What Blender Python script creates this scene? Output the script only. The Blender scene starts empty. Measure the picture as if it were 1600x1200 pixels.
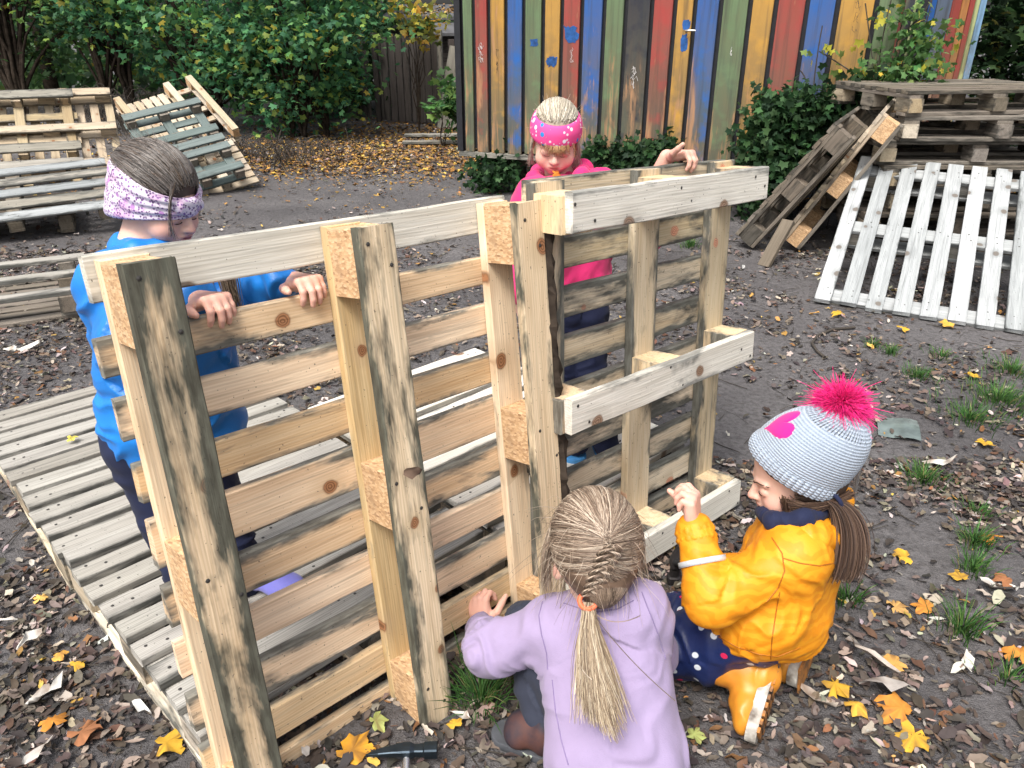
import bpy, math, random
import numpy as np
from mathutils import Vector, Matrix

R = math.radians
random.seed(7)
rng = np.random.default_rng(7)
SC = bpy.context.scene
COL = SC.collection

# ------------------------------------------------------------------ camera, sky, sun, exposure
CAM_H, PITCH, FPX = 1.45, R(25.5), 1200.0
cd = bpy.data.cameras.new('camera')
cam = bpy.data.objects.new('camera', cd); COL.objects.link(cam)
cam.location = (0, 0, CAM_H); cam.rotation_euler = (R(90) - PITCH, 0, 0)
cd.sensor_width = 36.0; cd.lens = 27.0; cd.clip_start = 0.02; cd.clip_end = 400
SC.camera = cam

SUN_EL, SUN_AZ = R(58), R(-152)      # azimuth measured from +Y towards +X: light from behind the camera's left shoulder
w = bpy.data.worlds.new('World'); SC.world = w; w.use_nodes = True
nt = w.node_tree; nt.nodes.clear()
sky = nt.nodes.new('ShaderNodeTexSky'); sky.sky_type = 'NISHITA'; sky.sun_disc = False
sky.sun_elevation = SUN_EL; sky.sun_rotation = SUN_AZ
sky.air_density = 1.0; sky.dust_density = 6.0; sky.ozone_density = 0.6
hsv = nt.nodes.new('ShaderNodeHueSaturation'); hsv.inputs['Saturation'].default_value = 0.45
bg = nt.nodes.new('ShaderNodeBackground'); bg.inputs['Strength'].default_value = 0.125
wo = nt.nodes.new('ShaderNodeOutputWorld')
nt.links.new(sky.outputs[0], hsv.inputs['Color']); nt.links.new(hsv.outputs[0], bg.inputs['Color']); nt.links.new(bg.outputs[0], wo.inputs[0])
sl = bpy.data.lights.new('sun', 'SUN'); sl.energy = 1.5; sl.angle = R(22); sl.color = (1.0, 0.965, 0.92)
sun = bpy.data.objects.new('sun', sl); COL.objects.link(sun)
sd = Vector((math.sin(SUN_AZ) * math.cos(SUN_EL), math.cos(SUN_AZ) * math.cos(SUN_EL), math.sin(SUN_EL)))
sun.rotation_euler = sd.to_track_quat('Z', 'Y').to_euler(); sun.location = (-4, -6, 9)
vs = SC.view_settings
vs.view_transform = 'Standard'; vs.look = 'None'; vs.exposure = 1.03; vs.gamma = 1.0; vs.use_curve_mapping = False
SC.cycles.max_bounces = 6; SC.cycles.diffuse_bounces = 3; SC.cycles.transparent_max_bounces = 6

# ------------------------------------------------------------------ surveying helpers (photo pixel -> point in the world)
_c, _s = math.cos(PITCH), math.sin(PITCH)
def ray(px, py):
    a = (px - 800) / FPX; b = (600 - py) / FPX
    return Vector((a, _c + b * _s, -_s + b * _c))
def at_z(px, py, z=0.0):
    r = ray(px, py); return Vector((0, 0, CAM_H)) + r * ((z - CAM_H) / r.z)
def D(px, py, d):
    return Vector((0, 0, CAM_H)) + ray(px, py) * d
def at_plane(px, py, o, n):
    r = ray(px, py); c0 = Vector((0, 0, CAM_H)); n = Vector(n)
    return c0 + r * ((Vector(o) - c0).dot(n) / r.dot(n))

# ------------------------------------------------------------------ mesh helpers
def link(o, parent=None, mat=None):
    COL.objects.link(o)
    if parent is not None: o.parent = parent
    if mat is not None:
        if not o.data.materials: o.data.materials.append(mat)
        elif o.data.materials[0] is None: o.material_slots[0].link = 'OBJECT'; o.material_slots[0].material = mat
    return o
def raw_mesh(name, V, F, smooth=False, cols=None, mat=None):
    """V (n,3); F either (m,3)/(m,4) int array or list of tuples"""
    me = bpy.data.meshes.new(name)
    V = np.asarray(V, np.float32)
    if isinstance(F, np.ndarray):
        k = F.shape[1]; m = len(F)
        me.vertices.add(len(V)); me.vertices.foreach_set('co', V.ravel())
        me.loops.add(m * k); me.loops.foreach_set('vertex_index', F.astype(np.int32).ravel())
        me.polygons.add(m); me.polygons.foreach_set('loop_start', np.arange(0, m * k, k, dtype=np.int32))
        me.polygons.foreach_set('loop_total', np.full(m, k, np.int32))
        me.update(calc_edges=True)
    else:
        me.from_pydata(V.tolist(), [], F); me.update()
    if smooth: me.polygons.foreach_set('use_smooth', np.ones(len(me.polygons), bool))
    if cols is not None:
        a = me.color_attributes.new('col', 'FLOAT_COLOR', 'POINT')
        c4 = np.ones((len(V), 4), np.float32); c4[:, :3] = cols
        a.data.foreach_set('color', c4.ravel())
    if mat is not None: me.materials.append(mat)
    me.validate()
    return me
def obj(name, me, parent=None, mat=None, M=None):
    o = bpy.data.objects.new(name, me); link(o, parent, mat)
    if M is not None: o.matrix_local = M
    return o
def empty(name, M=None, label=None, cat=None, group=None, kind=None):
    o = bpy.data.objects.new(name, None); COL.objects.link(o); o.empty_display_size = 0.1
    if M is not None: o.matrix_world = M
    tag(o, label, cat, group, kind); return o
def tag(o, label=None, cat=None, group=None, kind=None):
    if label: o['label'] = label
    if cat: o['category'] = cat
    if group: o['group'] = group
    if kind: o['kind'] = kind
    return o
def frame(o, x, y, z):
    M = Matrix.Identity(4)
    for i in range(3):
        M[i][0], M[i][1], M[i][2], M[i][3] = x[i], y[i], z[i], o[i]
    return M
def ortho(o, x, y):
    x = Vector(x).normalized(); y = Vector(y); y = (y - x * x.dot(y)).normalized()
    return frame(Vector(o), x, y, x.cross(y))
def T3(x, y, z): return Matrix.Translation((x, y, z))

def tubes(P, rad, sides=3, cols=None, flat=1.0):
    """P (n,k,3) paths, rad (n,k) radii -> V,F,C of open tubes"""
    P = np.asarray(P, np.float32); n, k, _ = P.shape
    rad = np.broadcast_to(np.asarray(rad, np.float32), (n, k))
    t = np.gradient(P, axis=1); t /= np.linalg.norm(t, axis=2, keepdims=True) + 1e-9
    ref = np.zeros_like(t); ref[..., 2] = 1
    bad = np.abs(t[..., 2]) > .9; ref[bad] = (1, 0, 0)
    a = np.cross(t, ref); a /= np.linalg.norm(a, axis=2, keepdims=True) + 1e-9
    for i in range(1, k):                       # keep the frame from flipping
        s_ = np.sign((a[:, i] * a[:, i - 1]).sum(1, keepdims=True)); s_[s_ == 0] = 1; a[:, i] *= s_
    b = np.cross(t, a)
    ang = np.arange(sides) * 2 * np.pi / sides
    V = P[:, :, None, :] + rad[:, :, None, None] * (np.cos(ang)[None, None, :, None] * a[:, :, None, :] + flat * np.sin(ang)[None, None, :, None] * b[:, :, None, :])
    V = V.reshape(-1, 3)
    base = (np.arange(n)[:, None, None] * k + np.arange(k - 1)[None, :, None]) * sides
    j = np.arange(sides)[None, None, :]; j2 = (j + 1) % sides
    F = np.stack([base + j, base + j2, base + sides + j2, base + sides + j], -1).reshape(-1, 4)
    C = None
    if cols is not None:
        cols = np.asarray(cols, np.float32)
        if cols.ndim == 2: cols = np.repeat(cols[:, None, :], k, 1)
        C = np.repeat(cols.reshape(n * k, 3), sides, 0)
    return V, F, C
def tube_obj(name, P, rad, mat, parent=None, sides=6, cols=None):
    V, F, C = tubes(P, rad, sides, cols)
    return obj(name, raw_mesh(name, V, F, True, C), parent, mat)

_board_cache = {}
def board_mesh(L, W, T, segs=5, ch=0.0025, wob=0.0012, var=0):
    key = (round(L, 3), round(W, 3), round(T, 3), segs, var)
    if key in _board_cache: return _board_cache[key]
    r = np.random.default_rng(hash(key) % (2 ** 31))
    ch = min(ch, T * .3)
    prof = np.array([(-W/2 + ch, -T/2), (W/2 - ch, -T/2), (W/2, -T/2 + ch), (W/2, T/2 - ch), (W/2 - ch, T/2), (-W/2 + ch, T/2), (-W/2, T/2 - ch), (-W/2, -T/2 + ch)])
    xs = np.linspace(-L/2, L/2, segs + 1)
    V = []
    bend = r.normal(0, wob * 1.3); tw = r.normal(0, .004)
    for i, x in enumerate(xs):
        u = x / L * 2
        dy = bend * (u * u - .5) + r.normal(0, wob * .5); dz = r.normal(0, wob * .5); ed = r.normal(0, wob * .8)
        p = prof.copy(); p[:, 0] *= 1 + ed / W
        for y, z in p:
            V.append((x + (r.normal(0, .0012) if i in (0, segs) else 0), y + dy, z + dz + tw * u * y))
    F = []
    for i in range(segs):
        for j in range(8):
            a = i * 8 + j; b = i * 8 + (j + 1) % 8
            F.append((a, a + 8, b + 8, b))
    F.append(tuple(range(8))); F.append(tuple(reversed(range(segs * 8, segs * 8 + 8))))
    me = raw_mesh('board', V, F); me.materials.append(None)
    _board_cache[key] = me
    return me

# ------------------------------------------------------------------ materials
def new_mat(name):
    m = bpy.data.materials.new(name); m.use_nodes = True
    nt = m.node_tree; nt.nodes.clear()
    out = nt.nodes.new('ShaderNodeOutputMaterial'); bs = nt.nodes.new('ShaderNodeBsdfPrincipled')
    nt.links.new(bs.outputs[0], out.inputs[0])
    return m, nt, bs
class NB:
    """small node builder"""
    def __init__(s, nt): s.nt = nt
    def n(s, t, **k):
        x = s.nt.nodes.new('ShaderNode' + t)
        for a, v in k.items(): setattr(x, a, v)
        return x
    def L(s, a, b): s.nt.links.new(a, b)
    def set(s, sock, v):
        if hasattr(v, 'links') or hasattr(v, 'is_linked'): s.L(v, sock)
        else: sock.default_value = v
    def math(s, op, a, b=0.0, c=None, clamp=False):
        x = s.n('Math', operation=op); x.use_clamp = clamp
        s.set(x.inputs[0], a); s.set(x.inputs[1], b)
        if c is not None: s.set(x.inputs[2], c)
        return x.outputs[0]
    def mix(s, f, a, b, mode='MIX'):
        x = s.n('Mix', data_type='RGBA', blend_type=mode)
        s.set(x.inputs[0], f)
        for i, v in ((6, a), (7, b)):
            if isinstance(v, (tuple, list)): v = tuple(v) + ((1,) if len(v) == 3 else ())
            s.set(x.inputs[i], v)
        return x.outputs[2]
    def noise(s, vec, scale, detail=3, rough=.55, dist=0.0, out=0):
        x = s.n('TexNoise'); x.inputs['Scale'].default_value = scale; x.inputs['Detail'].default_value = detail
        x.inputs['Roughness'].default_value = rough; x.inputs['Distortion'].default_value = dist
        if vec is not None: s.L(vec, x.inputs['Vector'])
        return x.outputs[out]
    def ramp(s, f, stops, interp='LINEAR'):
        x = s.n('ValToRGB'); x.color_ramp.interpolation = interp
        e = x.color_ramp.elements
        while len(e) < len(stops): e.new(.5)
        for i, (p, c) in enumerate(stops):
            e[i].position = p
            if isinstance(c, (int, float)): c = (c, c, c)
            e[i].color = tuple(c) + (1,)
        s.L(f, x.inputs[0]); return x.outputs[0]
    def maprange(s, f, a, b, c=0.0, d=1.0):
        x = s.n('MapRange'); s.L(f, x.inputs[0])
        for i, v in enumerate((a, b, c, d)): s.set(x.inputs[i + 1], v)
        return x.outputs[0]
    def vmul(s, v, t):
        x = s.n('VectorMath', operation='MULTIPLY'); s.L(v, x.inputs[0]); s.set(x.inputs[1], t); return x.outputs[0]
    def vadd(s, v, t):
        x = s.n('VectorMath', operation='ADD'); s.L(v, x.inputs[0]); s.set(x.inputs[1], t); return x.outputs[0]
    def bump(s, bs, h, strength=.3, dist=.004):
        x = s.n('Bump'); x.inputs['Strength'].default_value = strength; x.inputs['Distance'].default_value = dist
        s.L(h, x.inputs['Height']); s.L(x.outputs[0], bs.inputs['Normal'])

def wood(name, dark, light, stain, stain_amt=0.5, knots=True, grey_edges=True, knot_col=(.16, .075, .035), streak=.4):
    """rough-sawn pallet wood; the object's own 'stain' property adds mould, 'tone' bleaches it"""
    m, nt, bs = new_mat(name); b = NB(nt)
    tc = b.n('TexCoord'); oi = b.n('ObjectInfo')
    rnd = oi.outputs['Random']
    off = b.n('CombineXYZ'); b.L(b.math('MULTIPLY', rnd, 61.0), off.inputs[0]); b.L(b.math('MULTIPLY', rnd, 17.0), off.inputs[1]); b.L(b.math('MULTIPLY', rnd, 5.0), off.inputs[2])
    pos = b.vadd(tc.outputs['Object'], off.outputs[0])
    g1 = b.noise(b.vmul(pos, (2.2, 26, 26)), 1.0, 4, .6, 1.2)
    g2 = b.noise(b.vmul(pos, (6, 170, 170)), 1.0, 2, .5)
    wv = b.n('TexWave', wave_type='BANDS', bands_direction='Y'); wv.inputs['Scale'].default_value = 6.0; wv.inputs['Distortion'].default_value = 9.0
    wv.inputs['Detail'].default_value = 2.0; wv.inputs['Detail Scale'].default_value = .6
    b.L(b.vmul(pos, (1.1, 8, 8)), wv.inputs['Vector'])
    gr = b.math('ADD', b.math('MULTIPLY', g1, .82), b.math('MULTIPLY', wv.outputs['Fac'], .18))
    col = b.mix(b.maprange(gr, .3, .75), dark, light)
    col = b.mix(b.maprange(g2, .52, .72, 0, .35), col, tuple(c * .55 for c in dark))
    # per-board tone
    tone = b.n('Attribute', attribute_type='OBJECT', attribute_name='tone')
    tn = b.math('ADD', tone.outputs['Fac'], b.math('MULTIPLY', b.math('SUBTRACT', b.math('FRACT', b.math('MULTIPLY', rnd, 7.13)), .5), .55))
    hv = b.n('HueSaturation'); b.L(col, hv.inputs['Color'])
    b.L(b.math('ADD', .95, b.math('MULTIPLY', tn, .38)), hv.inputs['Value']); b.L(b.math('ADD', .5, b.math('MULTIPLY', b.math('SUBTRACT', b.math('FRACT', b.math('MULTIPLY', rnd, 13.7)), .50), .016)), hv.inputs['Hue']); b.L(b.math('SUBTRACT', 1.0, b.math('MULTIPLY', tn, .45)), hv.inputs['Saturation'])
    col = hv.outputs[0]
    if knots:
        vo = b.n('TexVoronoi', voronoi_dimensions='2D'); vo.inputs['Scale'].default_value = 1.0
        dp = b.noise(pos, 30, 2, out=1)
        kp = b.vadd(b.vmul(pos, (4.6, 5.6, 0)), b.vmul(dp, (.06, .06, 0)))
        b.L(kp, vo.inputs['Vector'])
        sep = b.n('SeparateColor'); b.L(vo.outputs['Color'], sep.inputs[0])
        has = b.math('GREATER_THAN', sep.outputs[0], .45)
        kd = b.math('DIVIDE', vo.outputs['Distance'], b.math('ADD', .5, sep.outputs[1]))
        kf = b.math('MULTIPLY', b.maprange(kd, .085, .06), has)
        ring = b.math('MULTIPLY', b.maprange(kd, .24, .07, 0, .55), has)
        col = b.mix(ring, col, tuple(d * .75 for d in dark))
        kring = b.math('SINE', b.math('MULTIPLY', kd, 260.0))
        col = b.mix(kf, col, b.mix(b.maprange(kring, -1, 1), knot_col, tuple(c * 2.2 for c in knot_col)))
    # mould and weathering
    sg = b.n('SeparateXYZ'); b.L(tc.outputs['Generated'], sg.inputs[0])
    ed = b.math('MULTIPLY', b.math('ABSOLUTE', b.math('SUBTRACT', sg.outputs[1], .5)), 2.0)
    edx = b.math('MULTIPLY', b.math('ABSOLUTE', b.math('SUBTRACT', sg.outputs[0], .5)), 2.0)
    st = b.n('Attribute', attribute_type='OBJECT', attribute_name='stain')
    n1 = b.noise(b.vmul(pos, (2.4, 9, 9)), 1.0, 5, .62, .8)
    n2 = b.noise(b.vmul(pos, (14, 60, 60)), 1.0, 3, .6)
    lev = b.math('ADD', b.math('MULTIPLY', b.math('POWER', ed, 2.6), .27 if grey_edges else .05), b.math('MULTIPLY', b.math('POWER', edx, 14.0), .10))
    lev = b.math('ADD', lev, b.math('ADD', n1, b.math('MULTIPLY', b.math('SUBTRACT', n2, .5), .3)))
    lev = b.math('ADD', lev, b.math('MULTIPLY', st.outputs['Fac'], .42))
    sf = b.math('MULTIPLY', b.maprange(lev, .70, .86), stain_amt, clamp=True)
    scol = b.mix(b.maprange(n2, .35, .7), stain, tuple(c * .28 for c in stain))
    col = b.mix(sf, col, scol)
    # long grey streaks
    n3 = b.noise(b.vmul(pos, (1.4, 55, 55)), 1.0, 3, .7)
    col = b.mix(b.maprange(n3, .56, .75, 0, streak), col, tuple(c * .8 for c in stain))
    # nail rust / dark specks
    n4 = b.noise(pos, 150, 1)
    col = b.mix(b.maprange(n4, .72, .76, 0, .7), col, (.05, .045, .04))
    b.L(col, bs.inputs['Base Color']); bs.inputs['Roughness'].default_value = .8
    bs.inputs['Specular IOR Level'].default_value = .25
    h = b.math('ADD', b.math('MULTIPLY', g2, .6), b.math('MULTIPLY', n3, .5))
    b.bump(bs, h, .55, .003)
    return m

M_NEW = wood('wood_fresh', (.64, .445, .26), (.83, .65, .43), (.20, .20, .175), .95)
M_SKID = wood('wood_skid', (.54, .40, .23), (.76, .61, .40), (.105, .11, .085), .96, streak=.55)
M_PALE = wood('wood_bleached', (.58, .54, .46), (.80, .77, .69), (.21, .215, .20), .75, knot_col=(.14, .09, .06), streak=.25)
M_MIX = wood('wood_mouldy', (.56, .44, .29), (.74, .64, .48), (.135, .14, .125), .95, knot_col=(.33, .16, .10), streak=.75)
M_GREY = wood('wood_weathered', (.215, .20, .168), (.375, .355, .305), (.10, .102, .092), .85, knots=False, streak=.6)
M_WHITE = wood('wood_silver', (.235, .25, .25), (.42, .44, .44), (.12, .128, .125), .8, knot_col=(.09, .08, .07), streak=.5)
M_DARK = wood('wood_dark', (.115, .096, .073), (.225, .19, .148), (.06, .058, .05), .8, knots=False)
M_GREEN = wood('wood_greenish', (.085, .115, .108), (.16, .20, .19), (.05, .06, .058), .7, knots=False)
M_TAN = wood('wood_tan', (.33, .255, .165), (.50, .41, .28), (.13, .12, .10), .85)
M_FENCE = wood('fence_wood', (.050, .043, .040), (.105, .090, .082), (.026, .025, .024), .7, knots=False)

def chipboard():
    m, nt, bs = new_mat('pressed_chip_block'); b = NB(nt)
    tc = b.n('TexCoord')
    vo = b.n('TexVoronoi'); vo.inputs['Scale'].default_value = 230
    b.L(b.vmul(tc.outputs['Object'], (1, 1.0, .5)), vo.inputs['Vector'])
    sep = b.n('SeparateColor'); b.L(vo.outputs['Color'], sep.inputs[0])
    col = b.ramp(sep.outputs[0], [(0, (.40, .235, .115)), (.45, (.56, .36, .19)), (.8, (.66, .46, .27)), (1, (.30, .16, .075))])
    n = b.noise(tc.outputs['Object'], 22, 3)
    col = b.mix(b.maprange(n, .5, .75, 0, .5), col, (.33, .22, .13))
    b.L(col, bs.inputs['Base Color']); bs.inputs['Roughness'].default_value = .85
    b.bump(bs, vo.outputs['Distance'], .35, .0015); return m
M_CHIP = chipboard()

def plain(name, col, rough=.6, metal=0.0, noise=.0, nscale=30, bump=0.0, spec=.4, col2=None, sheen=0.0):
    m, nt, bs = new_mat(name); b = NB(nt)
    tc = b.n('TexCoord')
    if noise or col2:
        n = b.noise(tc.outputs['Object'], nscale, 4)
        c2 = col2 if col2 else tuple(c * (1 - noise) for c in col)
        b.L(b.mix(b.maprange(n, .38, .66), col, c2), bs.inputs['Base Color'])
        if bump: b.bump(bs, n, bump, .003)
    else: bs.inputs['Base Color'].default_value = tuple(col) + (1,)
    bs.inputs['Roughness'].default_value = rough; bs.inputs['Metallic'].default_value = metal
    bs.inputs['Specular IOR Level'].default_value = spec
    if sheen:
        bs.inputs['Sheen Weight'].default_value = sheen; bs.inputs['Sheen Roughness'].default_value = .5
    return m
def vcol_mat(name, rough=.7, spec=.3, trans=0.0, noise=.25, nscale=40, sss=0.0, bump=0.0, bscale=200, aniso=False):
    m, nt, bs = new_mat(name); b = NB(nt)
    at = b.n('Attribute', attribute_name='col'); tc = b.n('TexCoord')
    col = at.outputs['Color']
    if noise:
        n = b.noise(tc.outputs['Object'], nscale, 3)
        col = b.mix(b.maprange(n, .35, .7, 0, noise), col, b.mix(1.0, col, (.45, .42, .4), 'MULTIPLY'))
    b.L(col, bs.inputs['Base Color'])
    bs.inputs['Roughness'].default_value = rough; bs.inputs['Specular IOR Level'].default_value = spec
    if sss:
        bs.inputs['Subsurface Weight'].default_value = sss; bs.inputs['Subsurface Radius'].default_value = (1, .35, .18); bs.inputs['Subsurface Scale'].default_value = .006
    if bump:
        n2 = b.noise(tc.outputs['Object'], bscale, 2); b.bump(bs, n2, bump, .001)
    if trans:
        out = nt.nodes['Material Output']; tl = b.n('BsdfTranslucent'); mx = b.n('MixShader'); mx.inputs[0].default_value = trans
        b.L(col, tl.inputs['Color']); b.L(bs.outputs[0], mx.inputs[1]); b.L(tl.outputs[0], mx.inputs[2]); b.L(mx.outputs[0], out.inputs[0])
    return m
M_LEAF = vcol_mat('tree_leaf', .6, .25, .42, .2, 3)
M_LITTER = vcol_mat('fallen_leaf', .75, .25, .0, .35, 60)
M_GRASS = vcol_mat('grass_blade', .6, .3, .25, .0)
M_HAIR = vcol_mat('hair', .42, .45, 0, 0)
M_SKIN = vcol_mat('skin', .5, .35, 0, .08, 25, .18, .12, 350)
M_BARK = plain('bark', (.055, .042, .032), .95, noise=.6, nscale=18, bump=.9, spec=.1)
M_NAIL = plain('nail_steel', (.07, .065, .06), .5, .6)
M_TWIG = plain('twig', (.06, .05, .04), .9, noise=.4)

# ------------------------------------------------------------------ ground
def vnoise(P, scale, seed=0):
    """cheap smooth value noise, P (n,3) -> [-1,1]"""
    r = np.random.default_rng(seed); G = r.uniform(-1, 1, (32, 32, 32)).astype(np.float32)
    q = np.asarray(P, np.float32) * scale; i = np.floor(q).astype(np.int64); f = q - i; f = f * f * (3 - 2 * f); i &= 31; j = (i + 1) & 31
    x0, y0, z0 = i.T; x1, y1, z1 = j.T; fx, fy, fz = f.T
    c00 = G[x0, y0, z0] * (1 - fx) + G[x1, y0, z0] * fx; c10 = G[x0, y1, z0] * (1 - fx) + G[x1, y1, z0] * fx
    c01 = G[x0, y0, z1] * (1 - fx) + G[x1, y0, z1] * fx; c11 = G[x0, y1, z1] * (1 - fx) + G[x1, y1, z1] * fx
    return (c00 * (1 - fy) + c10 * fy) * (1 - fz) + (c01 * (1 - fy) + c11 * fy) * fz
def gz(x, y):
    x = np.asarray(x, float); y = np.asarray(y, float)
    P = np.stack([x, y, 0 * x], -1).reshape(-1, 3)
    n = (vnoise(P, 1.1, 3) * .016 + vnoise(P, 5, 4) * .006).reshape(x.shape)
    dip = -.05 * np.exp(-((x - .02) ** 2 + (y - 1.66) ** 2) / .10)
    fade = np.clip(1 - np.hypot(x, y - 3) / 40, 0, 1)
    return n * fade + dip - .006
def gz1(x, y): return float(gz(np.array([x]), np.array([y]))[0])

t = np.linspace(-1, 1, 241); ax = np.sign(t) * (np.abs(t) ** 2.2) * 70 + t * 3
gx, gy = np.meshgrid(ax, ax + 2.5, indexing='ij'); Zg = gz(gx, gy)
n_ = len(t); idx = np.arange(n_ * n_).reshape(n_, n_)
Fg = np.stack([idx[:-1, :-1], idx[1:, :-1], idx[1:, 1:], idx[:-1, 1:]], -1).reshape(-1, 4)
def earth():
    m, nt, bs = new_mat('damp_earth'); b = NB(nt)
    tc = b.n('TexCoord'); p = tc.outputs['Object']
    n1 = b.noise(p, 1.3, 5, .6); n2 = b.noise(p, 42, 5, .65); n3 = b.noise(p, 240, 2)
    col = b.mix(b.maprange(n1, .35, .65), (.088, .083, .085), (.150, .142, .142))
    col = b.mix(b.maprange(n2, .42, .68, 0, .75), col, (.050, .046, .045))
    col = b.mix(b.maprange(n3, .62, .72, 0, .55), col, (.24, .22, .20))
    b.L(col, bs.inputs['Base Color'])
    b.L(b.maprange(n1, .3, .7, .62, .92), bs.inputs['Roughness']); bs.inputs['Specular IOR Level'].default_value = .3
    h = b.math('ADD', n2, b.math('MULTIPLY', n3, .4)); b.bump(bs, h, .8, .02)
    return m
M_EARTH = earth()
ground = tag(obj('ground', raw_mesh('ground', np.stack([gx, gy, Zg], -1).reshape(-1, 3), Fg, True, None, M_EARTH)), 'dark damp earth of the yard', None, None, 'structure')

# ------------------------------------------------------------------ leaf templates (x along the leaf, z up), each V (k,3), F (m,3)
def fan(per, zc=0.0):
    V = [(0, 0, zc)] + per; k = len(per)
    return np.array(V, float), np.array([(0, 1 + i, 1 + (i + 1) % k) for i in range(k)])
def maple_tpl(droop=.16):
    pts = []
    for a, r in ((-90, .12), (-66, .42), (-44, .66), (-24, .70), (-8, .56), (8, .58), (22, .84), (36, .94), (48, .80), (58, .66), (70, .70), (80, .92), (91, 1.06), (101, .88), (110, .72), (122, .64), (136, .86), (146, .95), (160, .80), (172, .60), (188, .54), (203, .72), (222, .64), (246, .40)):
        x, y = r * math.cos(R(a - 90)), r * math.sin(R(a - 90)); pts.append((x, y, -droop * r * r + .05 * math.sin(a * 3.1)))
    return fan(pts, .05)
def maple_lo():
    pts = []
    for a, r in ((-90, .12), (-25, .70), (5, .56), (38, .90), (62, .64), (90, 1.06), (118, .62), (142, .92), (175, .55), (205, .68)):
        x, y = r * math.cos(R(a - 90)), r * math.sin(R(a - 90)); pts.append((x, y, -.2 * r * r))
    return fan(pts, .04)
def lance_tpl(curl=.25, wd=.16):
    xs = [(-.5, .02), (-.25, .8), (.05, 1.0), (.3, .65), (.5, .02)]
    V = []
    for x, k in xs:
        z = curl * (x * x) ; V += [(x, -wd * k, z + .35 * wd * k), (x, 0, z - .02), (x, wd * k, z + .35 * wd * k)]
    F = []
    for i in range(4):
        for j in range(2):
            a = i * 3 + j; F += [(a, a + 3, a + 4), (a, a + 4, a + 1)]
    return np.array(V, float), np.array(F)
def crumple_tpl(seed):
    r = np.random.default_rng(seed); V = []
    for i in range(4):
        for j in range(3):
            V.append(((i / 3 - .5) * (1 - .15 * abs(j - 1)) + r.normal(0, .05), (j - 1) * .30 * (1 - .5 * abs(i - 1.5) / 1.5) + r.normal(0, .04), r.normal(0, .10) + .10 * abs(j - 1)))
    F = []
    for i in range(3):
        for j in range(2):
            a = i * 3 + j; F += [(a, a + 3, a + 4), (a, a + 4, a + 1)]
    return np.array(V, float), np.array(F)
def rot_mats(yaw, pitch, roll):
    cy, sy, cp, sp, cr, sr = np.cos(yaw), np.sin(yaw), np.cos(pitch), np.sin(pitch), np.cos(roll), np.sin(roll)
    M = np.empty((len(yaw), 3, 3))
    M[:, 0, 0] = cy * cp; M[:, 0, 1] = cy * sp * sr - sy * cr; M[:, 0, 2] = cy * sp * cr + sy * sr
    M[:, 1, 0] = sy * cp; M[:, 1, 1] = sy * sp * sr + cy * cr; M[:, 1, 2] = sy * sp * cr - cy * sr
    M[:, 2, 0] = -sp; M[:, 2, 1] = cp * sr; M[:, 2, 2] = cp * cr
    return M
def scatter(tpls, pos, size, yaw, pitch, roll, cols, choice=None):
    Vs, Fs, Cs = [], [], []; off = 0; n = len(pos)
    if choice is None: choice = rng.integers(0, len(tpls), n)
    Rm = rot_mats(yaw, pitch, roll)
    for k, (V, F) in enumerate(tpls):
        s = choice == k; m = int(s.sum())
        if not m: continue
        P = np.einsum('nij,kj->nki', Rm[s], V) * size[s][:, None, None] + pos[s][:, None, :]
        Vs.append(P.reshape(-1, 3)); Fs.append((F[None] + (np.arange(m) * len(V))[:, None, None] + off).reshape(-1, 3))
        Cs.append(np.repeat(cols[s], len(V), 0)); off += m * len(V)
    return np.concatenate(Vs), np.concatenate(Fs), np.concatenate(Cs)
def pick(pal, n, jit=.18):
    pal = np.array(pal, float); w_ = pal[:, 3] / pal[:, 3].sum(); i = rng.choice(len(pal), n, p=w_)
    return np.clip(pal[i, :3] * rng.normal(1, jit, (n, 1)) * rng.normal(1, .06, (n, 3)), .004, .95)

# ------------------------------------------------------------------ leaf litter
LIT = [(.062, .049, .041, 9), (.105, .083, .067, 8), (.165, .130, .104, 6), (.235, .190, .155, 4.5), (.045, .038, .036, 6), (.35, .30, .255, 2.6), (.46, .42, .37, 1.2), (.20, .10, .045, .9), (.42, .24, .07, .35), (.55, .38, .08, .15), (.11, .06, .04, 2)]
def litter_density(x, y):
    P = np.stack([x, y, 0 * x], -1)
    d = .42 + .5 * ((x < -1.1) & (y > 2.5) & (y < 5.4)) + .55 * vnoise(P, 1.6, 11) + .35 * vnoise(P, 4.5, 12)
    path = np.exp(-(((x - 1.15 - .05 * (y - 4)) / .55) ** 2)) * (y > 2.4) * (y < 6)      # trodden path right of the pallets
    path2 = np.exp(-(((y - 6.9 + .12 * x) / 1.1) ** 2)) * (x > -3.2) * (x < 1)
    return np.clip(d + .12 - .75 * path - .6 * path2, .03, 1)
def region(n, x0, x1, y0, y1):
    x = rng.uniform(x0, x1, n); y = rng.uniform(y0, y1, n); k = rng.uniform(0, 1, n) < litter_density(x, y); return x[k], y[k]
pts = [region(46000, -2.4, 2.4, .6, 2.4), region(48000, -4.4, 4.2, 2.4, 5.2), region(16000, -6.5, 5, 5.2, 9), region(7000, -8, 1, 8.5, 14)]
extra = np.concatenate([rng.normal(0, 1, (9000, 2)) * (1.3, .9) + (-1.7, 9.2), rng.normal(0, 1, (5000, 2)) * (.9, 1.3) + (-1.2, 10.6)])         # drift of yellow-brown leaves under the trees
lx = np.concatenate([p[0] for p in pts] + [extra[:, 0]]); ly = np.concatenate([p[1] for p in pts] + [extra[:, 1]])
nl = len(lx); cols = pick(LIT, nl)
far = ly > 6.4; yb = far & (rng.uniform(0, 1, nl) < .62)
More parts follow.
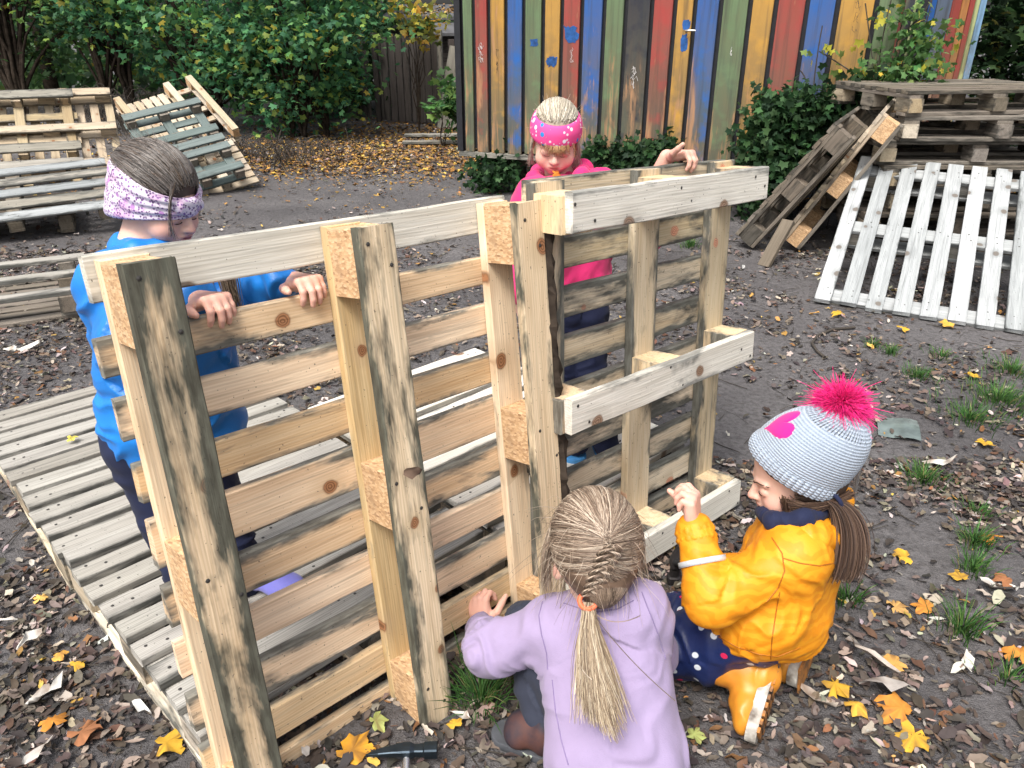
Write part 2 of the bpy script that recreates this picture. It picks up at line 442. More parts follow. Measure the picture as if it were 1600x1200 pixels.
cols[yb] = pick([(.42, .24, .055, 3), (.30, .16, .05, 3), (.52, .33, .07, 1.5), (.19, .11, .055, 3)], int(yb.sum()))
ch = rng.choice(5, nl, p=[.34, .33, .20, .005, .125])
TPL = [crumple_tpl(1), crumple_tpl(2), lance_tpl(.3, .13), maple_tpl(.2), lance_tpl(-.2, .22)]
sz = .011 + .042 * rng.beta(1.3, 2.6, nl) * np.where(ch == 3, .8, 1.0) * np.where(ly > 8, 1.9, np.where(ly > 5, 1.3, 1))
lp = np.stack([lx, ly, gz(lx, ly) + rng.uniform(.002, .016, nl)], -1)
V, F, C = scatter(TPL, lp, sz, rng.uniform(0, 6.28, nl), rng.normal(0, .22, nl), rng.normal(0, .28, nl), cols, ch)
tag(obj('leaf_litter', raw_mesh('leaf_litter', V, F, True, C, M_LITTER)), 'brown and grey fallen leaves littering the dark earth', None, None, 'stuff')
# twigs and bark crumbs
nw = 1400; tx = rng.uniform(-3, 3.4, nw); ty = rng.uniform(.6, 5.5, nw); a = rng.uniform(0, 3.14, nw); ln = rng.uniform(.02, .09, nw)
P = np.stack([np.stack([tx + u * ln * np.cos(a), ty + u * ln * np.sin(a), gz(tx, ty) + .006 + .004 * np.abs(u) + 0 * a], -1) for u in (-1, 0, 1)], 1)
P[:, 1] += rng.normal(0, .006, (nw, 3)); P[:, :, 2] = np.maximum(P[:, :, 2], .0)
V, F, C = tubes(P, rng.uniform(.0008, .0022, (nw, 1)), 3)
tag(obj('twigs', raw_mesh('twigs', V, F, False, None, M_TWIG)), 'thin dark twigs scattered among the fallen leaves', None, None, 'stuff')

# ------------------------------------------------------------------ pallets
def box_board(name, root, L, W, T, M, mat, stain=0.0, tone=0.0, segs=5, var=None):
    me = board_mesh(L, W, T, segs, var=random.randrange(4) if var is None else var)
    o = bpy.data.objects.new(name, me); COL.objects.link(o)
    o.material_slots[0].link = 'OBJECT'; o.material_slots[0].material = mat
    o.parent = root; o.matrix_local = M
    o['stain'] = float(stain); o['tone'] = float(tone)
    return o
RZ90 = Matrix.Rotation(R(90), 4, 'Z')
def pallet(label, M, X, Y, T, rows, xs, sw, style='A', ys=None, bw=.1, mats=None, group=None, stain=.2, tone=0.0, x0=0.0, bl=.14,
           dstain=None, dmat=None, nails=True, segs=5, blockmats=None, bstain=None, smats=None, seed=0):
    """rows: (centre y, width) of the deck boards, xs: x centres of the three stringers; Z is the deck's normal, underside at z=0"""
    random.seed(100 + seed)
    root = empty('pallet', M, label, 'pallet', group)
    td = T * .152; hb = T * .544
    deck, strg, blk, bot = mats
    J = lambda a: random.gauss(0, a)
    for i, (y, wd) in enumerate(rows):
        L = X + J(.004)
        s = stain + J(.12) if dstain is None else dstain[i % len(dstain)]
        m = deck if not dmat or i not in dmat else dmat[i]
        box_board('deck_board', root, round(L, 2), wd, td, T3(x0 + X / 2 + J(.003), y, T - td / 2 + J(.0004)) @ Matrix.Rotation(J(.003), 4, 'Z'), m, s, tone + J(.12), segs)
    for k, x in enumerate(xs):
        s = stain * .6 + J(.08) if bstain is None else bstain[k][0]
        box_board('stringer_board', root, round(Y, 2), sw, td, T3(x, Y / 2, T - td * 1.5 - .0006) @ RZ90, strg if not smats else smats[k][0], s, tone + J(.1), segs)
    yb = (bl / 2, Y / 2, Y - bl / 2) if ys is None else ys
    for k, x in enumerate(xs):
        for q, y in enumerate(yb):
            bm_ = blk[(k + q) % len(blk)] if isinstance(blk, list) else blk
            box_board('block', root, bl - .004, sw - .004, hb, T3(x + J(.002), y + J(.004), td + hb / 2) @ RZ90, bm_, stain * .3 + J(.1), tone + J(.15), 1)
    if style == 'A':
        for k, x in enumerate(xs):
            s = stain + J(.1) if bstain is None else bstain[k][1]
            box_board('bottom_board', root, round(Y, 2), sw, td, T3(x, Y / 2, td / 2 - .0006) @ RZ90, bot if not smats else smats[k][1], s, tone + J(.1), segs + 3)
    else:
        for k, y in enumerate(yb):
            s = stain + J(.1) if bstain is None else bstain[k][1]
            box_board('bottom_board', root, round(X, 2), bw, td, T3(x0 + X / 2, y, td / 2 - .0006), bot, s, tone + J(.1), segs + 3)
    if nails:
        cs = []
        for (y, wd) in rows:
            for x in xs:
                for sx in (-1, 1):
                    cs.append((x + sx * sw * .25 + J(.006), y + J(wd * .18), T + .0004))
        for x in xs:
            for y in yb:
                for sx in (-1, 1):
                    cs.append((x + sx * sw * .25 + J(.005), y + sx * bl * .22 + J(.01), -.0012))
        V, F = [], []
        for (x, y, z) in cs:
            b0 = len(V)
            for a_ in range(6): V.append((x + .0045 * math.cos(a_ * 1.047), y + .0045 * math.sin(a_ * 1.047), z))
            V.append((x, y, z + (.0012 if z > .01 else -.0012)))
            for a_ in range(6): F.append((b0 + a_, b0 + (a_ + 1) % 6, b0 + 6))
        o = obj('nail_heads', raw_mesh('nail_heads', V, F), root, M_NAIL); o['kind'] = 'stuff'
    return root
def even_rows(n, Y, wd):
    return [(wd / 2 + i * (Y - wd) / (n - 1), wd) for i in range(n)]

UP = 'upright pallets held by the children'
# upright pallet on the left: skids run up and down, underside to the camera
R1 = np.array([[.722, -.688, -.079], [.691, .710, .137], [-.039, -.154, .987]]); t1 = np.array([-.600, 1.060, -.009])
T1, H1 = .163, 1.117
u1, a1, v1 = Vector(R1[:, 0]), Vector(R1[:, 1]), Vector(R1[:, 2])
def W1(u, v, w_): return Vector(t1) + u1 * u - a1 * w_ + v1 * v
tops = [1.128, .995, .884, .762, .653, .522, .401, .280, .161, .047]; wid = [.078, .066, .073, .073, .094, .083, .075, .082, .076, .062]
rows1 = [(H1 - (a_ - b_ / 2), b_) for a_, b_ in zip(tops, wid)]
PAL1 = pallet('tall upright pallet with pale skids facing the camera, held by the girl in blue', ortho(W1(0, H1, T1), u1, -v1), .925, H1, T1, rows1, (.040, .449, .852), .082, 'A', mats=(M_NEW, M_TAN, M_CHIP, M_SKID), group=UP,
              x0=-.016, bl=.135, dstain=[.10, .18, .20, .12, .16, .40, .05, .34, -.05, .22], dmat={0: M_PALE}, bstain=[(-.3, .64), (-.3, .30), (-.3, .10)], smats=[(M_NEW, M_SKID), (M_NEW, M_SKID), (M_NEW, M_SKID)], segs=8, seed=1)
# strip of bark left on the waney edge of the right skid
kk = 60; yy = np.linspace(.01, H1 - .01, kk); r_ = np.random.default_rng(5)
prof = []
for q in range(8):
    a_ = q / 8 * 2 * np.pi
    prof.append(np.stack([.905 + (.017 * np.cos(a_)) * (1 + r_.normal(0, .22, kk)), yy, .0135 + (.019 * np.sin(a_)) * (1 + r_.normal(0, .18, kk))], -1))
Pb = np.stack(prof, 1)
Fb = [(i * 8 + j, i * 8 + (j + 1) % 8, (i + 1) * 8 + (j + 1) % 8, (i + 1) * 8 + j) for i in range(kk - 1) for j in range(8)] + [tuple(range(7, -1, -1)), tuple(range((kk - 1) * 8, kk * 8))]
obj('bark_strip', raw_mesh('bark_strip', Pb.reshape(-1, 3), Fb), PAL1, M_BARK)
# upright pallet on the right: bottom boards run across
R2 = np.array([[.734, -.679, -.022], [.677, .730, .094], [-.048, -.083, .995]]); t2 = np.array([.047, 1.677, .036])
T2, H2 = .165, 1.085
u2, a2, v2 = Vector(R2[:, 0]), Vector(R2[:, 1]), Vector(R2[:, 2])
def W2(u, v, w_): return Vector(t2) + u2 * u - a2 * w_ + v2 * v
tops = [1.085, .945, .818, .692, .560, .430, .308, .185, .078]; wid = [.088, .076, .075, .080, .082, .076, .082, .082, .075]
rows2 = [(H2 - (a_ - b_ / 2), b_) for a_, b_ in zip(tops, wid)]
PAL2 = pallet('grey mouldy upright pallet with bottom boards running across, held by the girl in pink', ortho(W2(0, H2, T2), u2, -v2), .80, H2, T2, rows2, (.036, .404, .748), .105, 'B', ys=(.060, .538, 1.038), bw=.090, mats=(M_MIX, M_MIX, M_NEW, M_PALE), group=UP,
              x0=-.006, bl=.088, dstain=[.25, .42, .50, .46, .52, .58, .46, .40, .30], bstain=[(.35, .10), (.22, .12), (.18, .06)], segs=8, seed=2)
# shoes of the pile: pallets lying flat behind, forming a low deck
LY = 'pallets lying flat as a low platform'
e_ = Vector((.711, -.703, 0)).normalized(); b_ = Vector((.703, .711, 0)).normalized()
E0 = Vector((-1.594, 2.041, 0))
TL = .150
def lying(label, o, xdir, ydir, X, Y, n, wd, mats, st, tn, seed, T=TL):
    return pallet(label, ortho(o, xdir, ydir), X, Y, T, even_rows(n, Y, wd), (.05, X / 2, X - .05), .085, 'A', mats=mats, group=LY, stain=st, tone=tn, seed=seed, x0=0, segs=4)
# X x Y must point up:  b x (-e) = up
def lay(label, o, b, X, Y, n, wd, mats, st, tn, seed, z=.0):
    b = Vector((b[0], b[1], 0)).normalized(); y = Vector((-b.y, b.x, 0))
    return lying(label, Vector((o[0], o[1], z)), b, y, X, Y, n, wd, mats, st, tn, seed)
o_b = E0 + e_ * 1.362
lay('low grey pallet lying under the feet of the girl in blue', o_b, b_, .875, .835, 9, .068, (M_GREY, M_GREY, M_TAN, M_MIX), .0, .5, 11)
o_a = E0 + e_ * .525 - b_ * .005
lay('low weathered pallet lying at the left edge of the platform', o_a, (.735, .678), .89, 1.05, 11, .072, (M_GREY, M_GREY, M_TAN, M_MIX), .05, .35, 12)
o_c = E0 + e_ * 1.36 + b_ * .905
lay('pale bleached pallet lying flat under the girl in pink', o_c, (.72, .694), .82, 1.10, 10, .082, (M_PALE, M_GREY, M_TAN, M_MIX), -.1, .1, 13, z=.002)

FAR = 'weathered pallets dumped along the left edge of the yard'
def vec(*a): return Vector(a)
# far left
o = vec(-3.353, 6.508, .263) + vec(.078, -.25, .965) * .06; pallet('silver grey pallet lying tilted at the far left', ortho(o, (-.891, -.452, -.045), (.448, -.856, -.258)), 1.35, .88, .10, even_rows(5, .88, .125), (.07, .66, 1.27), .1, 'A', mats=(M_WHITE, M_DARK, M_DARK, M_DARK), group=FAR, stain=.25, tone=-.15, seed=21, segs=3, dmat={1: M_GREY, 3: M_GREY})
o = vec(-3.62, 6.42, .12); pallet('dark flat pallet half hidden beneath the silver grey one', ortho(o, (-.89, -.456, 0), (.456, -.89, .0)), 1.3, .80, .15, even_rows(5, .80, .12), (.07, .65, 1.22), .1, 'A', mats=(M_DARK, M_DARK, M_DARK, M_DARK), group=FAR, stain=.1, seed=22, segs=2).location.z = .0
XL = vec(.905, .425, -.004); YL = vec(.324, -.697, -.639)
o = vec(-4.225, 7.875, .839) - XL * .98; pallet('brown pallet propped on edge with its underside showing, far left', ortho(o, XL, YL), .98, 1.05, .15, [(.22, .09), (.37, .09), (.52, .09), (.86, .09)], (.10, .50, .90), .085, 'B', ys=(.05, .70, .90), bw=.10, mats=(M_TAN, M_TAN, M_TAN, M_GREY), group=FAR, stain=.25, tone=-.1, seed=23, segs=3)
o = vec(-4.14, 8.02, .74) - XL * .98; pallet('light pallet with upright boards leaning behind the brown one', ortho(o + vec(0, .1, -.02), -YL, XL).copy() @ T3(-1.0, 0, -.16), 1.02, 1.12, .15, even_rows(9, 1.12, .075), (.06, .50, .94), .09, 'A', mats=(M_TAN, M_TAN, M_TAN, M_TAN), group=FAR, stain=.1, tone=.15, seed=24, segs=2)
k_ = .86
o = vec(-4.163 * k_, 8.609 * k_, (.529 - 1.45) * k_ + 1.45)
pallet('greenish grey pallet leaning askew with open underside by the bushes', ortho(o, (.808, .565, .17), (.561, -.647, -.517)), .82 * k_, 1.24 * k_, .135, even_rows(4, .5, .08) + [(.83, .08), (1.02, .08)], (.05, .35, .655), .085, 'B', ys=(.06, .46, .60, .72, 1.005), bw=.085, mats=(M_GREEN, M_GREEN, M_DARK, M_GREEN), group=FAR, stain=.0, tone=.25, seed=25, segs=3)
o3_ = o
o = vec(-4.445, 9.062, .64)
p4 = pallet('light tan pallet tipped up behind the greenish one, blocks on its right edge', ortho(o, (.761, .608, .228), (.635, -.622, -.458)), .94, 1.10, .15, [], (.05, .62, .89), .075, 'A', mats=(M_TAN, M_TAN, M_CHIP, M_TAN), group=FAR, stain=-.1, tone=.35, seed=26, segs=3, nails=False)
for i in range(6):
    box_board('deck_board', p4, .80, .075, .022, T3(.06 + i * .093, .40, .135) @ RZ90, M_TAN, .0, .2 + .03 * i, 3)
for q in (.03, .42, .62, 1.07):
    box_board('cross_board', p4, .93, .075, .022, T3(.47, q, .165), M_TAN, -.1, .4, 3)
X3, Y3 = vec(.808, .565, .17), vec(.561, -.647, -.517); Z3 = X3.cross(Y3)
pallet('pale pallet behind the greenish one, only its board ends showing', ortho(o3_ + X3 * .03 + Y3 * .42 + Z3 * .17 + vec(0, 0, .03), X3, Y3), .80, .62, .12, even_rows(7, .62, .075), (.06, .28, .5), .085, 'A', mats=(M_TAN, M_TAN, M_TAN, M_TAN), group=FAR, stain=-.2, tone=.5, seed=27, segs=2)
# pallet lying bottom-up beside the girl in blue
pa, pb_ = at_z(131, 394, .15), at_z(135, 450, .15)
yv = (pb_ - pa); yv.z = 0; yv.normalize(); xv = Vector((-yv.y, yv.x, 0)); xv = -xv if xv.x > 0 else xv
o = vec(pa.x, pa.y, .15)
pallet('dark grey pallet lying upside down on the leaves behind the girl in blue', ortho(o, xv, yv) if xv.cross(yv).z < 0 else ortho(o + xv * 1.2, -xv, yv), 1.2, .80, .15, even_rows(8, .80, .075), (.10, .60, 1.10), .09, 'B', ys=(.05, .40, .75), bw=.09, mats=(M_DARK, M_GREY, M_DARK, M_GREY), group=FAR, stain=.2, tone=.2, seed=28, segs=3)

RG = 'pallets piled up on the right by the painted wall'
o = vec(2.328, 5.288, .485)
pallet('white bleached slatted pallet leaning at the right against the pile', ortho(o, (-.427, -.808, -.406), (.889, -.458, -.023)), 1.44, 1.27, .155, even_rows(10, 1.27, .086), (.11, .72, 1.36), .10, 'A', mats=(M_WHITE, M_WHITE, M_GREY, M_WHITE), group=RG, stain=-.12, tone=.3, seed=31, segs=4)
E1X, E1Y = vec(.546, .835, .063), vec(-.447, .354, -.821); E2X, E2Y = vec(.512, .856, .068), vec(-.397, .305, -.866)
pallet('dark brown pallet tilted steeply against the ivy, blocks and underside showing', ortho(vec(2.09, 4.884, .774), E1X, E1Y), .83, .94, .16, even_rows(8, .94, .066), (.05, .41, .78), .09, 'A', mats=(M_DARK, M_DARK, M_DARK, M_DARK), group=RG, stain=.0, tone=.2, seed=32, segs=3)
pallet('tan pallet tilted steeply between the dark one and the stack', ortho(vec(2.362, 4.865, .849), E2X, E2Y), .84, .975, .16, even_rows(8, .975, .072), (.05, .42, .78), .09, 'A', mats=(M_TAN, M_TAN, M_CHIP, M_DARK), group=RG, stain=-.1, tone=.25, seed=33, segs=3)
# flat stack
offs = [(0.16, 5.02, -.02), (-.06, 4.98, -.03), (.10, 5.05, .02), (.02, 5.03, -.05), (-.02, 5.05, -.03), (.07, 5.0, -.02), (.04, 4.98, .16)]
desc = ['dark pallet at the very bottom of the stack on the right', 'second pallet from the ground in the stack on the right', 'third pallet from the ground in the stack on the right', 'middle pallet of the stack on the right, fourth from the ground',
        'pallet third from the top of the stack, sticking out to the left', 'pallet second from the top of the stack on the right', 'topmost dark pallet of the stack, turned slightly askew']
zz = .0
for i, (dx, dy, an) in enumerate(offs):
    xd = vec(math.cos(an), math.sin(an), 0); yd = vec(-math.sin(an), math.cos(an), 0)
    pallet(desc[i], ortho(vec(2.36 + dx + (.0 if i < 6 else .02), dy, zz), xd, yd), 1.25, .86, .148, even_rows(7, .86, .09), (.05, .625, 1.2), .10, 'B', ys=(.05, .43, .81), bw=.095,
           mats=(M_DARK, M_DARK, [M_TAN, M_DARK], M_DARK), group='flat pallets in the stack on the right', stain=.1, tone=.5 if i in (4, 5) else .25, seed=40 + i, segs=2)
    zz += .150
# plank stump leaning and loose boards
o = tag(obj('loose_board', board_mesh(.34, .085, .03, 2), None, M_DARK), 'short dark board leaning at the foot of the tilted pallets', 'board')
pA = at_z(1200, 412, .0); o.matrix_world = ortho(pA + vec(.05, .05, .12), (.45, .35, .75), (.6, -.8, 0))
for q in range(2):
    o = tag(obj('ground_plank', board_mesh(.85, .14, .03, 3, var=q), None, None), ['nearer of two grey planks lying on the earth by the dark fence', 'farther of two grey planks lying on the earth by the dark fence'][q], 'plank', 'grey planks on the ground by the fence')
    o.material_slots[0].link = 'OBJECT'; o.material_slots[0].material = M_GREY
    pA = at_z(682, [222, 211][q], .03); o.matrix_world = ortho(pA, (1, .08 - .05 * q, 0), (0, 1, 0))
o = tag(obj('leaning_board', board_mesh(1.15, .28, .03, 2), None, None), 'wide grey board leaning beside the dark fence gate', 'board'); o.material_slots[0].link = 'OBJECT'; o.material_slots[0].material = M_GREY
o.matrix_world = ortho(at_z(703, 190, .0) + vec(.10, -.6, .52), (.18, .25, .95), (1, 0, 0))

# ------------------------------------------------------------------ painted shed
def painted(name, col, under=(.30, .20, .115), wear=.5):
    """board paint with scuffs that show older coats and bare wood, heavier towards the splash zone at the board's foot"""
    m, nt, bs = new_mat(name); b = NB(nt)
    tc = b.n('TexCoord'); oi = b.n('ObjectInfo')
    off = b.n('CombineXYZ'); b.L(b.math('MULTIPLY', oi.outputs['Random'], 43.0), off.inputs[0]); b.L(b.math('MULTIPLY', oi.outputs['Random'], 19.0), off.inputs[1])
    p = b.vadd(tc.outputs['Object'], off.outputs[0])
    n1 = b.noise(b.vmul(p, (1.6, 9, 9)), 1.0, 5, .62, .6); n2 = b.noise(b.vmul(p, (4, 60, 60)), 1.0, 3, .6); n3 = b.noise(p, 5.5, 4, .6)
    sg = b.n('SeparateXYZ'); b.L(tc.outputs['Generated'], sg.inputs[0])
    low = b.maprange(sg.outputs[0], .52, .08)                  # x runs up the board
    c = b.mix(b.maprange(n1, .3, .7, 0, .5), col, tuple(v * .55 for v in col))
    c = b.mix(b.math('MULTIPLY', b.maprange(n3, .29, .52), b.math('ADD', .16, b.math('MULTIPLY', low, .80))), c, b.mix(b.maprange(n1, .35, .65), (.075, .085, .06), (.15, .105, .06)))
    lev = b.math('ADD', b.math('ADD', n1, b.math('MULTIPLY', n2, .35)), b.math('MULTIPLY', low, .42 * wear))
    c = b.mix(b.maprange(lev, .86, .98, 0, .8), c, b.mix(n2, under, (.42, .20, .09)))
    n5 = b.noise(b.vmul(p, (1.1, 26, 26)), 1.0, 4, .65)
    c = b.mix(b.maprange(n5, .50, .70, 0, .55), c, (.040, .038, .032))
    b.L(c, bs.inputs['Base Color']); bs.inputs['Roughness'].default_value = .62; bs.inputs['Specular IOR Level'].default_value = .35
    b.bump(bs, n2, .35, .002); return m
PC = dict(blue=(.014, .105, .37), red=(.34, .050, .042), yellow=(.50, .27, .05), green=(.125, .195, .095), navy=(.013, .017, .032), orange=(.48, .20, .06), sky=(.25, .45, .68), lime=(.50, .56, .26))
PM = {k: painted('paint_' + k, v) for k, v in PC.items()}
M_TAR = plain('black_batten', (.012, .013, .017), .6, noise=.4, bump=.3)
SA = Vector((-.458, 7.289, 0)); SU = Vector((.93, -.37, 0)).normalized(); SN = Vector((-SU.y, SU.x, 0))   # SN points away from the camera
SB = [.028, .144, .284, .44, .603, .774, .936, 1.106, 1.29, 1.464, 1.672, 1.852, 2.004, 2.199, 2.413, 2.595, 2.814, 3.022, 3.277, 3.458]
SCOL = ['green', 'red', 'yellow', 'blue', 'green', 'yellow', 'red', 'blue', 'green', 'navy', 'red', 'yellow', 'blue', 'green', 'yellow', 'red', 'blue', 'yellow', 'green']
shed = empty('painted_shed', ortho(SA, SU, SN), 'raised wooden shed clad in upright boards painted blue, red, yellow, green and black', 'shed')
ZB, ZT = .36, 2.75
def loc_board(root, name, x0, x1, y, z0, z1, th, mat, stain=0, segs=3):
    return box_board(name, root, round(z1 - z0, 2), round(x1 - x0, 3), th, frame(((x0 + x1) / 2, y, (z0 + z1) / 2), (0, 0, 1), (1, 0, 0), (0, 1, 0)), mat, stain, 0, segs)
for i, cn in enumerate(SCOL):
    g = .017
    loc_board(shed, 'wall_plank', SB[i] + g, SB[i + 1] - g, random.uniform(-.004, .003), ZB - (.05 if i in (11, 13) else random.uniform(0, .012)), ZT, .028, PM[cn])
def slab(name, root, x0, x1, y0, y1, z0, z1, mat):
    V = [(x, y, z) for x in (x0, x1) for y in (y0, y1) for z in (z0, z1)]
    F = [(0, 1, 3, 2), (4, 6, 7, 5), (0, 4, 5, 1), (2, 3, 7, 6), (0, 2, 6, 4), (1, 5, 7, 3)]
    return obj(name, raw_mesh(name, V, F), root, mat)
slab('wall_core', shed, .012, 3.44, .017, 2.2, ZB + .01, ZT - .02, M_TAR)
slab('floor_beam', shed, -.02, 3.47, -.03, .12, ZB - .055, ZB - .015, M_GREY)
slab('roof', shed, -.15, 3.6, -.25, 2.4, ZT, ZT + .09, M_TAR)
slab('corner_post', shed, -.035, .020, -.022, .06, ZB - .01, ZT - .01, M_TAR)
slab('corner_post', shed, 3.462, 3.52, -.022, .06, ZB - .01, ZT - .01, PM['navy'])
for x in (.25, 1.7, 3.2):
    slab('footing_block', shed, x - .12, x + .12, .35, .7, -.03, ZB - .06, M_DARK)
    slab('footing_block', shed, x - .12, x + .12, 1.5, 1.9, -.03, ZB - .06, M_DARK)
slab('under_beam', shed, .05, 3.4, .30, .42, ZB - .17, ZB - .056, M_DARK)
# door handle, its blue back patch and scrawls on the boards
sx, sz_ = 1.958, 1.36
def patch(name, x, z, wx, wz, mat, seed, y=-.0185, n=22, irr=.25):
    r = np.random.default_rng(seed); per = []
    for k in range(n):
        a_ = k / n * 6.2832; q = 1 + r.normal(0, irr * .5)
        per.append((x + wx * q * np.sign(math.cos(a_)) * abs(math.cos(a_)) ** .6, y, z + wz * q * np.sign(math.sin(a_)) * abs(math.sin(a_)) ** .6))
    V, F = fan([(p[0], p[1], p[2]) for p in per]); V[0] = (x, y, z)
    return obj(name, raw_mesh(name, V, F[:, ::-1].copy()), shed, mat)
M_BLUEP = plain('blue_dab', (.014, .09, .30), .6, noise=.6, nscale=24)
M_SCRIB = plain('marker_line', (.05, .045, .04), .7)
M_CHALK = plain('chalk_line', (.6, .58, .56), .8)
patch('paint_patch', 1.95, 1.40, .030, .035, M_BLUEP, 1); patch('paint_patch', 1.945, 1.27, .028, .06, M_BLUEP, 2)
patch('paint_patch', 1.02, 1.33, .055, .065, M_BLUEP, 3); patch('paint_patch', .86, 1.12, .045, .04, M_BLUEP, 4)
patch('paint_patch', .70, 1.26, .035, .03, M_BLUEP, 5)
M_CHROME = plain('door_metal', (.55, .55, .53), .35, .8)
hp = obj('door_handle', None, shed) if False else None
V, F, _ = tubes(np.array([[(1.955, -.018, sz_), (1.955, -.05, sz_), (1.957, -.056, sz_), (1.985, -.056, sz_ + .001), (2.03, -.054, sz_)]]), .007, 8)
obj('door_handle', raw_mesh('door_handle', V, F, True), shed, M_CHROME)
def scrawl(x, z, sc, seed, mat, n=5):
    r = np.random.default_rng(seed); Ps = []
    for k in range(n):
        q = np.cumsum(r.normal(0, .35, (9, 2)), 0); q -= q.mean(0)
        Ps.append(np.stack([x + q[:, 0] * sc * .5, np.full(9, -.0165), z + q[:, 1] * sc + r.normal(0, sc)], -1))
    V, F, _ = tubes(np.array(Ps), .0014, 4); obj('scrawl', raw_mesh('scrawl', V, F), shed, mat)['kind'] = 'stuff'
scrawl(3.15, 1.62, .05, 1, M_SCRIB); scrawl(3.16, 1.43, .045, 2, M_SCRIB, 4); scrawl(1.56, 1.02, .05, 3, M_CHALK, 6); scrawl(.21, 1.17, .045, 4, M_CHALK, 6); scrawl(.36, 1.12, .04, 5, M_SCRIB, 4); scrawl(2.31, 1.22, .025, 6, M_CHALK, 3); scrawl(1.03, 1.18, .04, 8, M_CHALK, 3)

# second painted hut farther right
HA = Vector((3.46, 7.90, 0)); HU = Vector((.985, .17, 0)).normalized(); HN = Vector((-HU.y, HU.x, 0))
hut = empty('striped_hut', ortho(HA, HU, HN), 'far hut with narrow orange, red, navy and pale blue painted boards', 'hut')
hb_ = [0, .14, .22, .30, .42, .50, .66, .76, .84, .90, .95, 1.02]; hc = ['orange', 'red', 'lime', 'navy', 'blue', 'blue', 'red', 'orange', 'red', 'lime', 'sky']
PM['slate'] = painted('paint_slate', (.11, .15, .22))
for i, cn in enumerate(hc):
    loc_board(hut, 'wall_plank', hb_[i] + .004, hb_[i + 1] - .004, 0, .30, 2.7, .028, PM['slate' if i == 5 else cn])
slab('wall_core', hut, .005, 1.015, .016, 1.9, .31, 2.68, M_TAR); slab('roof', hut, -.12, 1.15, -.2, 2.1, 2.7, 2.78, M_TAR)
for x in (.1, .9): slab('footing_block', hut, x - .09, x + .09, .1, .4, -.03, .295, M_DARK)

# ------------------------------------------------------------------ dark fence and lean-to behind it
def plank_run(root, p0, p1, n, z0, z1, gap, mat, th=.022, name='fence_plank'):
    p0, p1 = Vector(p0), Vector(p1); u = (p1 - p0).normalized(); L = (p1 - p0).length; pw = L / n
    nn = Vector((-u.y, u.x, 0))
    for i in range(n):
        c_ = p0 + u * (pw * (i + .5)); h = z1 + random.uniform(-.03, .03)
        box_board(name, root, round(h - z0, 2), round(pw - gap, 3), th, frame(Vector((c_.x, c_.y, (z0 + h) / 2)) + nn * random.uniform(-.006, .006), (0, 0, 1), u, Vector((0, 0, 1)).cross(u)), mat, random.uniform(-.1, .3), random.uniform(-.3, .4), 2)
fence = empty('dark_fence', None, 'dark weathered board fence with narrow gaps behind the bushes', 'fence')
f0, f1 = at_z(592, 190), at_z(690, 196)
plank_run(fence, f0, f1, 9, .03, 1.22, .012, M_FENCE)
f2 = at_z(575, 188) + Vector((-1.2, 3.2, 0))
plank_run(fence, f2, f0 + Vector((-.12, .05, 0)), 16, .03, 1.30, .03, M_FENCE)
for z in (.3, 1.05):
    d_ = (f1 - f0).normalized(); c_ = (f0 + f1) / 2 + Vector((0, .045, z)); box_board('fence_rail', fence, round((f1 - f0).length, 2), .07, .04, ortho(c_, d_, (0, 0, 1)), M_FENCE, 0, 0, 1)
for p in (f0, f1):
    box_board('fence_post', fence, 1.3, .08, .08, ortho(p + Vector((.02, -.06, .64)), (0, 0, 1), (1, 0, 0)), M_GREY if p is f1 else M_FENCE, .5, -.6, 1)
gate = empty('dark_gate', None, 'dark board gate closing the gap between fence and painted shed', 'gate')
plank_run(gate, f1 + Vector((.12, .1, 0)), f1 + Vector((.85, .05, 0)), 7, .05, 1.15, .015, M_FENCE, name='gate_plank')
lean = empty('lean_to', None, 'low dark lean-to shed whose flat roof is strewn with leaves', 'shed')
l0 = f0 + Vector((.1, 1.2, 0))
slab('wall', lean, l0.x, l0.x + 3.2, l0.y, l0.y + 1.8, 0, 1.3, M_FENCE)
def tilted_slab(name, root, x0, x1, y0, y1, z0, z1, th, mat):
    V = [(x, y, z + q) for x in (x0, x1) for (y, z) in ((y0, z0), (y1, z1)) for q in (0, th)]
    return obj(name, raw_mesh(name, V, [(0, 1, 3, 2), (4, 6, 7, 5), (0, 4, 5, 1), (2, 3, 7, 6), (0, 2, 6, 4), (1, 5, 7, 3)]), root, mat)
M_ROOF = plain('roof_felt', (.10, .10, .105), .8, noise=.4, nscale=6, bump=.3)
tilted_slab('roof', lean, l0.x - .1, l0.x + 3.3, l0.y - .35, l0.y + 2.0, 1.42, 1.62, .05, M_ROOF)
tilted_slab('lower_roof', lean, l0.x + .75, l0.x + 3.3, l0.y - .9, l0.y - .36, 1.20, 1.34, .04, M_ROOF)
nr = 420; rx = rng.uniform(l0.x, l0.x + 3.2, nr); ry = rng.uniform(l0.y - .3, l0.y + 1.9, nr)
V, F, C = scatter([maple_tpl(.2), crumple_tpl(3)], np.stack([rx, ry, 1.42 + (ry - l0.y + .35) / 2.35 * .2 + .06], -1), rng.uniform(.04, .08, nr), rng.uniform(0, 6.28, nr), rng.normal(0, .2, nr), rng.normal(0, .2, nr), pick([(.40, .24, .07, 2), (.28, .16, .06, 2), (.5, .36, .1, 1), (.15, .1, .06, 2)], nr))
o = obj('roof_leaves', raw_mesh('roof_leaves', V, F, True, C, M_LITTER), lean); o['kind'] = 'stuff'

